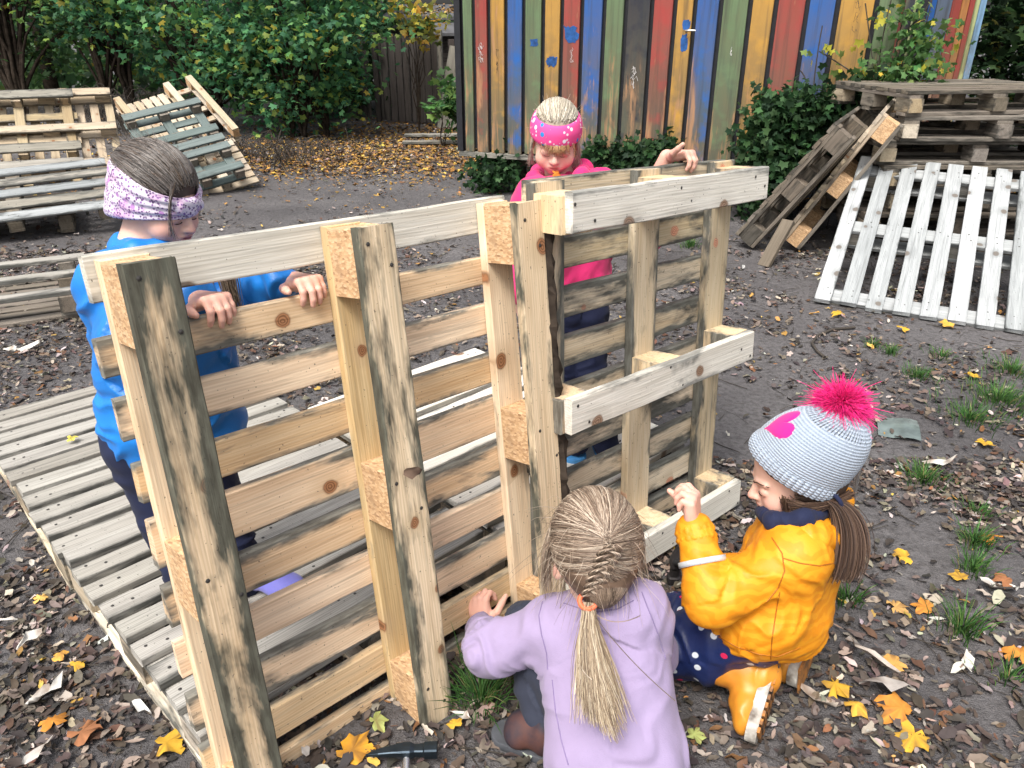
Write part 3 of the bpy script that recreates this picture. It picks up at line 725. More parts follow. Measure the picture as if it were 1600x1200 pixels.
# ------------------------------------------------------------------ trees and bushes
ML = [maple_lo()]
GREEN = [(.085, .240, .105, 5), (.054, .165, .082, 5), (.135, .30, .105, 4), (.035, .092, .046, 2.5), (.27, .38, .085, 1.8), (.40, .35, .06, .5)]
YELL = [(.42, .33, .05, 3), (.22, .24, .05, 2), (.50, .30, .05, 1.2), (.10, .15, .04, 2)]
DKGR = [(.030, .070, .026, 5), (.045, .095, .034, 4), (.022, .048, .022, 3), (.075, .13, .045, 2)]
IVY = [(.030, .075, .030, 5), (.045, .105, .038, 4), (.022, .050, .024, 3), (.08, .16, .06, 1.6)]
def foliage(centres, n, rad, size, pal, tpl=ML, face=None, squash=.7, tilt=.6):
    cs = np.array(centres, float); i = rng.integers(0, len(cs), n)
    p = cs[i] + rng.normal(0, 1, (n, 3)) * np.array([rad, rad, rad * squash])
    # clump tone so that whole sprays differ in hue, like real shoots
    ct = rng.normal(1, .16, len(cs))[i][:, None]
    col = np.clip(pick(pal, n, .14) * ct, .006, .9)
    return scatter(tpl, p, rng.uniform(.65, 1.2, n) * size, rng.uniform(0, 6.28, n), rng.normal(.25, tilt, n), rng.normal(0, tilt, n), col)
def limbs(base, targets, r0, seed, droop=.0):
    r = np.random.default_rng(seed); Ps, Rs = [], []
    base = np.array(base, float)
    for tg in targets:
        tg = np.array(tg, float); k = np.linspace(0, 1, 7)[:, None]
        mid = np.array([base[0], base[1], base[2] + (tg[2] - base[2]) * .6])
        P = (1 - k) ** 2 * base + 2 * k * (1 - k) * mid + k ** 2 * tg + r.normal(0, .03, (7, 3)) * np.sin(k * np.pi)
        Ps.append(P); Rs.append(np.linspace(r0, r0 * .12, 7))
    return tubes(np.array(Ps), np.array(Rs), 5)
def tree(name, label, cat, base, h0, h1, rx, ry, nc, n, size, pal, crad=.28, r0=.05, group=None, seed=0, stems=3, tilt=.6):
    r = np.random.default_rng(seed); root = empty(name, T3(*base), label, cat, group)
    cs = []
    while len(cs) < nc:
        q = r.uniform(-1, 1, 3)
        if (q ** 2).sum() < 1: cs.append((q[0] * rx, q[1] * ry, (h0 + h1) / 2 + q[2] * (h1 - h0) / 2))
    V, F, C = foliage(cs, n, crad, size, pal, tilt=tilt)
    keep = V[:, 2] > .02
    o = obj('crown', raw_mesh('crown', V, F, False, C, M_LEAF), root)
    Ps, Fs, off = [], [], 0
    for k in range(stems):
        b0 = (r.normal(0, .12 * (stems > 1)), r.normal(0, .12 * (stems > 1)), -.05)
        V, F, _ = limbs(b0, [cs[j] for j in range(k, len(cs), stems)][:14], r0 * r.uniform(.7, 1.1), seed + k)
        Ps.append(V); Fs.append(F + off); off += len(V)
    obj('trunk', raw_mesh('trunk', np.concatenate(Ps), np.concatenate(Fs), True), root, M_BARK)
    return root
TG = 'maple bushes along the back of the yard'
tree('maple_bush', 'leafy green maple bush with yellowing tips, beside the dark fence', 'bush', at_z(468, 214), .25, 2.9, 1.15, 1.0, 34, 6800, .064, GREEN, .23, .035, TG, 1)
tree('maple_bush', 'dense green maple bush above the greenish leaning pallet', 'bush', at_z(335, 205), .5, 3.4, 1.5, 1.1, 32, 6600, .068, GREEN, .25, .045, TG, 2)
tree('maple_bush', 'maple bush with pale twigs showing between brown and greenish pallets', 'bush', at_z(190, 185), .75, 3.6, 1.6, 1.2, 26, 5200, .070, GREEN, .25, .045, TG, 3)
tree('maple_bush', 'bright green maple bush above the far left pallets', 'bush', at_z(45, 185), .7, 3.6, 1.7, 1.2, 30, 6400, .070, [(.08, .17, .045, 5), (.05, .11, .035, 4), (.12, .22, .05, 3), (.03, .07, .03, 2), (.2, .26, .05, 1)], .3, .05, TG, 4)
tree('yellow_sapling', 'slim sapling with yellow and rust leaves in front of the lean-to roof', 'tree', at_z(655, 205), 1.10, 1.75, .42, .35, 12, 190, .070, YELL, .11, .010, None, 5, 1)
tree('maple_bush', 'small green shoots at the left corner of the painted shed', 'bush', at_z(708, 228), .12, .85, .16, .16, 14, 330, .075, [(.09, .20, .06, 3), (.06, .14, .05, 3), (.16, .25, .07, 1)], .09, .008, TG, 6)
tree('dark_tree', 'tall dark green tree at the right edge behind the stack', 'tree', Vector((5.75, 8.6, 0)), .3, 4.2, 1.2, 1.1, 80, 9500, .075, DKGR + [(.16, .17, .04, 1.2)], .26, .08, None, 7, 1, .4)
tree('elder_bush', 'dark low bush filling the gap behind the fence', 'bush', at_z(560, 190) + Vector((-.6, 1.0, 0)), .2, 2.6, 1.1, .8, 44, 4500, .085, DKGR, .3, .04, None, 8)
# woodland beyond, reads as one mass
cs = [(rng.uniform(-17, 1.5), rng.uniform(14.5, 19), rng.uniform(.1, 1.30) if rng.uniform() < .85 else rng.uniform(2, 4.5)) for _ in range(420)] + [(rng.uniform(6, 13), rng.uniform(10, 15), rng.uniform(.2, 4.6)) for _ in range(200)]
V, F, C = foliage(cs, 17000, .40, .13, [(.075, .15, .062, 4), (.11, .21, .075, 4), (.05, .10, .045, 3), (.19, .28, .09, 2)], tilt=.8)
tag(obj('woods', raw_mesh('woods', V, F, False, C, M_LEAF)), 'dense green woodland behind the yard', None, None, 'stuff')
# trunks one can make out through the leaves
for i, (px, py, lab) in enumerate(((38, 176, 'dark tree trunk rising behind the far left pallets'), (365, 190, 'dark slender trunk behind the maple bushes'))):
    b0 = at_z(px, py); P = np.array([[(b0.x, b0.y + 1.0, -.1), (b0.x + .03, b0.y + 1.0, 1.5), (b0.x - .05, b0.y + 1.0, 3.2), (b0.x, b0.y + 1.0, 5.5)]])
    rt = empty('woodland_tree', T3(b0.x, b0.y + 1, 0), lab, 'tree', 'tree trunks behind the bushes'); P[0, :, :2] -= np.array((b0.x, b0.y + 1))
    tube_obj('trunk', P, np.array([[.13, .11, .09, .05]]), M_BARK, rt, 9)
    cs = [(rng.normal(0, .9), rng.normal(0, .8), rng.uniform(3.2, 5.6)) for _ in range(22)]
    V, F, C = foliage(cs, 1200, .35, .14, DKGR); obj('crown', raw_mesh('crown', V, F, False, C, M_LEAF), rt)
# bramble tangle under the left bushes
def tangle(name, label, centre, rx, ry, h, n, mat, seed, rad=.005):
    r = np.random.default_rng(seed); P = []
    for k in range(n):
        a_ = r.uniform(0, 6.28); x0, y0 = r.normal(0, rx * .5), r.normal(0, ry * .5); L = r.uniform(.4, 1.0) * h
        q = np.linspace(0, 1, 6); P.append(np.stack([x0 + np.cos(a_) * q * L * .9, y0 + np.sin(a_) * q * L * .6, L * np.sin(q * 2.4) * .8], -1) + r.normal(0, .015, (6, 3)))
    V, F, _ = tubes(np.array(P), rad, 3)
    o = obj(name, raw_mesh(name, V, F), None, mat); o.location = centre; tag(o, label, 'bush'); return o
tangle('bramble', 'bare dark bramble tangle under the bushes left of the greenish pallet', at_z(170, 222) + Vector((-.1, .8, 0)), 1.0, .7, .8, 170, M_TWIG, 3)
tangle('dry_brushwood', 'dark brushwood on the ground right of the tan pallet', at_z(420, 262) + Vector((0, .3, 0)), .9, .5, .35, 150, M_TWIG, 4, .004)
# ivy and creeper at the shed
def ivy(label, spots, n, rad, size, seed, pal=IVY, name='ivy'):
    root = empty(name, T3(*spots[0]), label, 'plant', 'ivy along the painted shed'); s0 = np.array(spots[0])
    cs = [np.array(p) - s0 for p in spots]
    V, F, C = foliage(cs, n, rad, size, pal, squash=.8, tilt=.8); obj('foliage', raw_mesh('foliage', V, F, False, C, M_LEAF), root)
    P = []
    for p in cs:
        q = np.linspace(0, 1, 6)[:, None]; g0 = np.array([p[0] * .8, p[1], -s0[2]]); P.append(g0 * (1 - q) + p * q + rng.normal(0, .025, (6, 3)))
    V, F, _ = tubes(np.array(P), .004, 4); obj('stem', raw_mesh('stem', V, F, True), root, M_TWIG)
    return root
def wall_pt(px, py, off=-.12):
    p = at_plane(px, py, SA + SN * off, SN); return (p.x, p.y, max(p.z, .03))
def wall_pts(lst, off=-.12): return [wall_pt(x, y, off) for x, y in lst]
ivy('ivy clump under the raised left end of the painted shed', wall_pts([(765, 262), (755, 275), (785, 255), (770, 285), (790, 272)], .02), 620, .085, .045, 1)
ivy('low ivy behind the pink girl along the foot of the painted shed', wall_pts([(930, 240), (955, 238), (985, 240), (1010, 236), (1035, 238), (1000, 250), (970, 250), (1040, 228)], -.08), 1000, .07, .042, 2)
ivy('thick ivy mound at the foot of the shed beside the tilted pallets', wall_pts([(1190, 215), (1180, 240), (1210, 200), (1235, 185), (1215, 235), (1250, 215), (1275, 190), (1290, 175), (1320, 160), (1345, 150), (1240, 250), (1200, 260), (1225, 275), (1300, 200), (1205, 175), (1265, 160), (1230, 165), (1350, 165), (1195, 300), (1185, 330), (1170, 280)], -.22), 4200, .10, .044, 3)
ivy('leafy creeper with yellow leaves climbing the right corner of the painted shed', wall_pts([(1370, 150), (1400, 130), (1420, 105), (1440, 95), (1385, 120), (1430, 60), (1425, 40), (1450, 110), (1410, 140), (1440, 75), (1470, 60), (1375, 100), (1415, 20)], -.2), 640, .08, .040, 4, [(.10, .22, .07, 4), (.07, .15, .05, 4), (.2, .30, .09, 2), (.55, .45, .07, .7)], 'creeper')
P = []
for (x0, y0, x1, y1, x2, y2) in ((1370, 150, 1362, 80, 1352, 5), (1372, 150, 1368, 90, 1395, -10), (1415, 130, 1450, 40, 1458, -10), (1270, 150, 1275, 90, 1285, 40), (1262, 150, 1262, 120, 1250, 110), (1390, 120, 1430, 80, 1470, 70), (1280, 80, 1330, 110, 1370, 140), (1240, 170, 1235, 150, 1232, 135), (1400, 60, 1440, 30, 1455, 0)):
    a_, b2, c2 = [np.array(wall_pt(x, y, -.16)) for x, y in ((x0, y0), (x1, y1), (x2, y2))]; q = np.linspace(0, 1, 7)[:, None]
    P.append((1 - q) ** 2 * a_ + 2 * q * (1 - q) * b2 + q * q * c2)
V, F, _ = tubes(np.array(P), .0045, 4); br = tag(obj('bare_vine', raw_mesh('bare_vine', V, F, True), None, M_TWIG), 'bare dark vine stems against the yellow and green boards', 'plant')
sp = np.array(wall_pts([(1290, 78), (1268, 85), (1305, 85), (1345, 65), (1371, 27), (1340, 120), (1312, 112), (1380, 110), (1420, 45), (1365, 128)], -.18)); nsp = 34
ii = rng.integers(0, len(sp), nsp)
V, F, C = scatter(ML, sp[ii] + rng.normal(0, .03, (nsp, 3)), rng.uniform(.03, .05, nsp), rng.uniform(0, 6.28, nsp), rng.normal(1, .5, nsp), rng.normal(0, .6, nsp), pick([(.55, .50, .07, 3), (.2, .28, .08, 2)], nsp))
obj('vine_leaves', raw_mesh('vine_leaves', V, F, False, C, M_LEAF), br)

# ------------------------------------------------------------------ grass tufts, bright leaves and scraps on the ground
def tuft(px, py, label, r0=.06, h=.11, n=90, seed=0):
    p = at_z(px, py); r = np.random.default_rng(seed); z = gz1(p.x, p.y)
    a_ = r.uniform(0, 6.28, n); rr = np.abs(r.normal(0, r0 * .55, n)); L = r.uniform(.45, 1.1, n) * h; ln = r.uniform(.25, 1.0, n)
    P = np.stack([np.stack([np.cos(a_) * (rr + L * ln * q * q * .8), np.sin(a_) * (rr + L * ln * q * q * .8), L * (q - .32 * ln * q * q) + .0 * a_], -1) for q in (0, .35, .7, 1.0)], 1)
    w_ = np.stack([np.full(n, .0022), np.full(n, .0026), np.full(n, .0017), np.full(n, .0003)], 1)
    c_ = pick([(.075, .19, .045, 4), (.05, .13, .035, 3), (.13, .25, .06, 2), (.27, .27, .11, .6)], n)
    V, F, C = tubes(P, w_, 3, c_, .35)
    o = obj('grass_tuft', raw_mesh('grass_tuft', V, F, True, C, M_GRASS)); o.location = (p.x, p.y, z); tag(o, label, 'grass', 'grass tufts on the bare earth')
TU = [(752, 1098, 'long-bladed grass tuft beside the skid foot and the lilac girl\'s shoe', .07, .15, 150), (1432, 592, 'bright grass tuft between white slatted pallet and the pompom hat', .07, .06, 110), (1442, 748, 'grass tuft right of the plastic scrap', .08, .065, 150),
      (1522, 848, 'bright green grass tuft at the right, upper of a close pair', .05, .08, 100), (1520, 888, 'green grass tuft at the right, lower of a close pair', .05, .07, 90), (1502, 985, 'spiky grass tuft near the right edge among brown leaves', .05, .11, 90),
      (1325, 938, 'thin dry grass tuft behind the yellow girl\'s ponytail', .05, .09, 60), (1078, 384, 'grass tuft seen over the top slats of the right upright pallet', .10, .09, 120), (1362, 545, 'small grass tuft nearest the white slatted pallet', .04, .05, 60), (1390, 556, 'small grass tuft just left of a bright larger one', .05, .06, 70),
      (1560, 628, 'wide grass tuft by the right edge below the white pallet', .17, .075, 300), (1515, 655, 'grass tuft among yellow leaves below the white pallet', .13, .065, 200), (1582, 582, 'pale grass tuft at the right edge of the picture', .13, .07, 190), (1470, 560, 'low grass tuft directly below the middle of the white slatted pallet', .06, .05, 70), (1525, 800, 'flat grass patch left of the bright pair', .06, .05, 70), (1575, 1060, 'sparse grass tuft at the lower right edge', .06, .06, 50)]
for i, (px, py, lb, r0, h, n) in enumerate(TU): tuft(px, py, lb, r0, h, n, i + 50)
MT = maple_tpl(.22)
def big_leaf(px, py, label, size, col, yaw, tpl=None, z=None, name='maple_leaf', pit=.0, rol=.0):
    V, F = tpl or MT; p = at_z(px, py, z or 0.0)
    r = np.random.default_rng(int(px * 7 + py)); V = V * size; V = V + r.normal(0, size * .05, V.shape); V[:, 2] += size * .22 * np.sin(V[:, 0] / size * 2.3 + r.uniform(0, 6)) * np.cos(V[:, 1] / size * 2.0 + r.uniform(0, 6)); V[:, :2] *= r.uniform(.78, 1.05, 2)
    c_ = np.array(col)[None] * r.normal(1, .12, (len(V), 1)); bs_ = (r.uniform(0, 1, len(V)) < .22)[:, None]; c_ = np.clip(np.where(bs_, c_ * .35 + np.array((.09, .045, .02)), c_), 0, .95)
    o = obj(name, raw_mesh(name, V, F, False, c_, M_LITTER)); o.location = (p.x, p.y, (gz1(p.x, p.y) if z is None else z) + .018 + size * .12); o.rotation_euler = (rol, pit, yaw)
    tag(o, label, 'leaf', 'bright fallen leaves')
YE, OR, BR, PA, GN = (.56, .33, .035), (.50, .21, .035), (.27, .115, .05), (.60, .58, .53), (.33, .38, .12)
BL = [(262, 1168, 'ragged yellow maple leaf below the platform edge at lower left', .052, YE, .5), (553, 1182, 'big orange maple leaf left of the hammer', .055, (.68, .33, .03), 1.2), (1402, 1122, 'brown orange maple leaf at lower right', .06, OR, 2.5), (1424, 1158, 'yellow orange maple leaf touching the brown orange one', .05, YE, 4.0),
      (1302, 1080, 'yellow maple leaf on mud right of the boots', .05, YE, 5.2), (1516, 592, 'orange leaf beside the wide grass tuft', .05, YE, .3), (1590, 1035, 'orange leaf cut by the right edge', .055, OR, 1.0), (1548, 846, 'orange brown leaf right of the bright grass pair', .055, OR, 2.0),
      (1413, 872, 'orange leaf lying between ponytail and right edge', .04, YE, 3.0), (1332, 1118, 'narrow orange leaf below the yellow maple leaf by the boots', .045, (.62, .36, .05), .1), (1480, 512, 'yellow leaf at the foot of the white slatted pallet', .055, (.62, .36, .06), 1.4), (1408, 520, 'yellow leaf on the path before the white slatted pallet', .05, YE, .8),
      (1310, 498, 'small yellow leaf at the left corner of the white pallet', .045, YE, 2.2), (1084, 1160, 'pale green maple leaf between the lilac girl and the boot', .028, GN, 1.0), (712, 1142, 'yellow leaf under the foot of the middle skid', .026, YE, 2.0), (588, 1138, 'greenish leaf left of the middle skid foot', .034, GN, .4),
      (66, 945, 'pale orange leaf at the left edge beside the platform', .030, (.66, .42, .12), 1.9), (122, 1048, 'yellow leaf half under the platform edge', .030, YE, .9), (100, 1034, 'torn orange leaf next to a yellow one by the platform edge', .026, (.62, .33, .06), 2.9), (130, 1155, 'rust brown leaf at lower left', .050, BR, 1.1), (88, 1140, 'orange leaf at lower left beside the rust brown one', .038, OR, 2.2), (1565, 915, 'brown orange leaf at the right edge above a white leaf', .05, BR, .5), (1500, 905, 'golden leaf near the spiky grass', .035, YE, 1.5), (1445, 955, 'orange leaf left of the spiky grass tuft', .04, OR, 2.6), (1397, 955, 'curled tan leaf behind the ponytail', .04, (.5, .3, .1), .2), (1395, 1045, 'tan leaf on mud right of the boots', .035, (.55, .3, .08), .9), (1540, 700, 'yellow leaf by the right-hand grass', .045, YE, 1.7)]
for px, py, lb, s_, c_, yw in BL: big_leaf(px, py, lb, s_, c_, yw, pit=random.uniform(-.15, .15), rol=random.uniform(-.15, .15))
big_leaf(112, 692, 'yellow leaf lying on the weathered platform boards', .028, (.62, .55, .10), .4, z=.15)
big_leaf(1122, 658, 'rust leaf caught on the right upright pallet', .022, OR, .4, z=.36) if False else None
LT = lance_tpl(.35, .20)
WL = [(55, 1018, 'white curled willow leaf at the left by the platform', .085, PA, 1.2), (75, 1092, 'white willow leaf lower left with brown underside', .10, PA, 1.0), (68, 1188, 'broad white leaf at the lower left corner', .09, PA, 1.5), (12, 985, 'white leaf at the left picture edge', .07, PA, .4), (225, 1115, 'pale leaf under the platform edge near the yellow leaf', .06, (.62, .62, .6), -.5), (18, 560, 'large white leaf at the left edge behind the platform', .12, PA, 2.6), (45, 548, 'white torn leaf behind the platform', .12, PA, .4), (1510, 1040, 'upright white willow leaf at right', .075, PA, 1.2), (1560, 920, 'white leaf under the brown orange leaf at the right edge', .10, PA, -.2), (1465, 730, 'long white willow leaf on the path at right', .11, PA, -.15), (1360, 1045, 'long pale curled willow leaf right of the boots', .13, (.5, .45, .4), 2.2), (1380, 1090, 'pale grey willow leaf lying flat right of the boots', .12, (.5, .46, .42), -.1), (1275, 1100, 'thin tan willow leaf behind the boots', .11, (.42, .36, .3), -.7), (720, 1128, 'white folded leaf at the foot of the middle skid', .05, PA, -.2), (1325, 540, 'thin dark curved willow leaf on the path', .05, (.4, .36, .32), 1.0)]
for px, py, lb, s_, c_, yw in WL: big_leaf(px, py, lb, s_, c_, yw, LT, name='willow_leaf')
# clear plastic scrap, curved root, hammer(s)
p = at_z(1402, 672); nn = 7; g = np.linspace(-.5, .5, nn); X_, Y_ = np.meshgrid(g * .15, g * .17, indexing='ij'); Zs = .012 + .006 * np.sin(X_ * 40) + .005 * np.cos(Y_ * 33)
idx = np.arange(nn * nn).reshape(nn, nn); Fp = np.stack([idx[:-1, :-1], idx[1:, :-1], idx[1:, 1:], idx[:-1, 1:]], -1).reshape(-1, 4)
M_PLAST = plain('wet_plastic', (.16, .20, .19), .22, noise=.5, nscale=14, spec=.7)
o = tag(obj('plastic_scrap', raw_mesh('plastic_scrap', np.stack([X_, Y_, Zs], -1).reshape(-1, 3), Fp, True), None, M_PLAST), 'flat dark grey plastic scrap on the earth right of the pompom hat', 'scrap'); o.location = (p.x, p.y, gz1(p.x, p.y) + .004); o.rotation_euler = (0, 0, -.35)
q = [at_z(*k) for k in ((1335, 517), (1300, 519), (1276, 528), (1268, 540), (1276, 552), (1288, 562))]
tag(tube_obj('bent_root', np.array([[(k.x, k.y, gz1(k.x, k.y) + .012) for k in q]]), .007, M_TWIG), 'dark bent root looping out of the path', 'root')

# ------------------------------------------------------------------ body modelling: smooth-blended volumes meshed with surface nets
def PL(p):
    while p.parent is not None: p = p.parent
    return np.array(p.location, np.float64)
def npv(p): return np.array(p, np.float64)
class Vol:
    def __init__(s, lo, hi, h):
        s.lo = npv(lo); s.h = h; s.n = np.ceil((npv(hi) - s.lo) / h).astype(int) + 1
        s.D = np.full(s.n, 1.0, np.float32); s.ax = [(s.lo[i] + h * np.arange(s.n[i])).astype(np.float32) for i in range(3)]
    def _box(s, lo, hi):
        a = np.clip(np.floor((lo - s.lo) / s.h).astype(int), 0, s.n); b = np.clip(np.ceil((hi - s.lo) / s.h).astype(int) + 1, 0, s.n); return a, b
    def put(s, fn, lo, hi, k, sub=False):
        m = k * 1.5 + s.h * 3; a, b = s._box(npv(lo) - m, npv(hi) + m)
        if (b <= a).any(): return
        sl_ = tuple(slice(a[i], b[i]) for i in range(3))
        x, y, z = s.ax[0][a[0]:b[0]][:, None, None], s.ax[1][a[1]:b[1]][None, :, None], s.ax[2][a[2]:b[2]][None, None, :]
        d = fn(x, y, z).astype(np.float32); o = s.D[sl_]
        if sub: d = -d; q = np.clip(.5 - .5 * (d - o) / -k if False else .5 + .5 * (d - o) / k, 0, 1); s.D[sl_] = o + (d - o) * q + k * q * (1 - q)
        else: q = np.clip(.5 + .5 * (o - d) / k, 0, 1); s.D[sl_] = o + (d - o) * q - k * q * (1 - q)
    def cap(s, a, b, ra, rb, k=.01, sub=False):
        a, b = npv(a), npv(b); ba = b - a; L2 = float(ba @ ba) + 1e-12
        def fn(x, y, z):
            px, py, pz = x - a[0], y - a[1], z - a[2]
            t = np.clip((px * ba[0] + py * ba[1] + pz * ba[2]) / L2, 0, 1)
            return np.sqrt((px - t * ba[0]) ** 2 + (py - t * ba[1]) ** 2 + (pz - t * ba[2]) ** 2) - (ra + (rb - ra) * t)
        r = max(ra, rb); s.put(fn, np.minimum(a, b) - r, np.maximum(a, b) + r, k, sub)
    def chain(s, pts, rs, k=.01):
        for i in range(len(pts) - 1): s.cap(pts[i], pts[i + 1], rs[i], rs[i + 1], k)
    def ell(s, c, r, Rm=None, k=.01, sub=False):
        c = npv(c); r = npv(r); Rm = np.eye(3) if Rm is None else np.array(Rm)
        def fn(x, y, z):
            px, py, pz = x - c[0], y - c[1], z - c[2]
            q = [Rm[0, i] * px + Rm[1, i] * py + Rm[2, i] * pz for i in range(3)]
            k0 = np.sqrt((q[0] / r[0]) ** 2 + (q[1] / r[1]) ** 2 + (q[2] / r[2]) ** 2); k1 = np.sqrt((q[0] / r[0] ** 2) ** 2 + (q[1] / r[1] ** 2) ** 2 + (q[2] / r[2] ** 2) ** 2)
            return k0 * (k0 - 1) / (k1 + 1e-9)
        e = np.sqrt(((Rm * r) ** 2).sum(1)); s.put(fn, c - e, c + e, k, sub)
    def mesh(s):
        Dv = s.D; S = Dv < 0
        cnt = np.zeros(s.n - 1, np.uint8)
        for i in (0, 1):
            for j in (0, 1):
                for k in (0, 1): cnt += S[i:s.n[0] - 1 + i, j:s.n[1] - 1 + j, k:s.n[2] - 1 + k]
        act = (cnt > 0) & (cnt < 8); ids = np.argwhere(act); idx = np.full(act.shape, -1, np.int32); idx[act] = np.arange(len(ids))
        co = np.array([(i, j, k) for i in (0, 1) for j in (0, 1) for k in (0, 1)])
        val = np.stack([Dv[ids[:, 0] + c[0], ids[:, 1] + c[1], ids[:, 2] + c[2]] for c in co], 1)
        acc = np.zeros((len(ids), 3)); n = np.zeros(len(ids))
        for p in range(8):
            for q in range(p + 1, 8):
                if np.abs(co[p] - co[q]).sum() != 1: continue
                m = (val[:, p] < 0) != (val[:, q] < 0); t = val[m, p] / (val[m, p] - val[m, q])
                acc[m] += co[p] + t[:, None] * (co[q] - co[p]); n[m] += 1
        V = s.lo + s.h * (ids + acc / n[:, None])
        Fs = []
        for axn in range(3):
            sl0 = [slice(None)] * 3; sl1 = [slice(None)] * 3; sl0[axn] = slice(0, -1); sl1[axn] = slice(1, None)
            ch = S[tuple(sl0)] != S[tuple(sl1)]; e = np.argwhere(ch); b, c = (axn + 1) % 3, (axn + 2) % 3
            ok = (e[:, b] > 0) & (e[:, c] > 0) & (e[:, b] < s.n[b] - 1) & (e[:, c] < s.n[c] - 1); e = e[ok]
            def g(db, dc):
                f = e.copy(); f[:, b] -= db; f[:, c] -= dc; return idx[f[:, 0], f[:, 1], f[:, 2]]
            qd = np.stack([g(1, 1), g(0, 1), g(0, 0), g(1, 0)], 1); fl = S[e[:, 0], e[:, 1], e[:, 2]]
            qd[~fl] = qd[~fl][:, ::-1]; Fs.append(qd)
        F = np.concatenate(Fs); F = F[(F >= 0).all(1)]
        return V, F
def vnormals(V, F):
    n = np.cross(V[F[:, 2]] - V[F[:, 0]], V[F[:, 3 % F.shape[1]]] - V[F[:, 1]]); N = np.zeros_like(V)
    for i in range(F.shape[1]): np.add.at(N, F[:, i], n)
    return N / (np.linalg.norm(N, axis=1, keepdims=True) + 1e-12)
def folds(V, F, segs, amp, fr=34, seed=0, loose=.35):
    """cloth creases: ridges that run round the nearest limb axis, stronger towards the listed joints"""
    N = vnormals(V, F); best = np.full(len(V), 1e9); axv = np.zeros_like(V); wt = np.zeros(len(V))
    for a, b, w0, w1 in segs:
        a, b = npv(a), npv(b); ba = b - a; t = np.clip((V - a) @ ba / (ba @ ba), 0, 1); d = np.linalg.norm(V - a - t[:, None] * ba, axis=1)
        m = d < best; best[m] = d[m]; axv[m] = ba / np.linalg.norm(ba); wt[m] = (w0 + (w1 - w0) * t)[m]
    for _ in range(1):
        al = (V * axv).sum(1, keepdims=True); per = V - al * axv
    q = per * fr * .28 + axv * al * fr + vnoise(V, 9, seed + 1)[:, None] * 1.3 + vnoise(V, 22, seed + 4)[:, None] * .4
    r = 1 - np.abs(vnoise(q, 1.0, seed + 2)) * 2.2; r = np.clip(r, -1, 1)
    dsp = amp * wt * r + amp * loose * vnoise(V, 16, seed + 3)
    return V + N * dsp[:, None]
def sdf_obj(name, vol, parent, mat, segs=None, amp=0.0, fr=34, seed=0, cols=None):
    V, F = vol.mesh()
    if segs: V = folds(V, F, segs, amp, fr, seed)
    c = cols(V) if cols else None
    o = obj(name, raw_mesh(name, V - PL(parent), F, True, c), parent, mat); return o

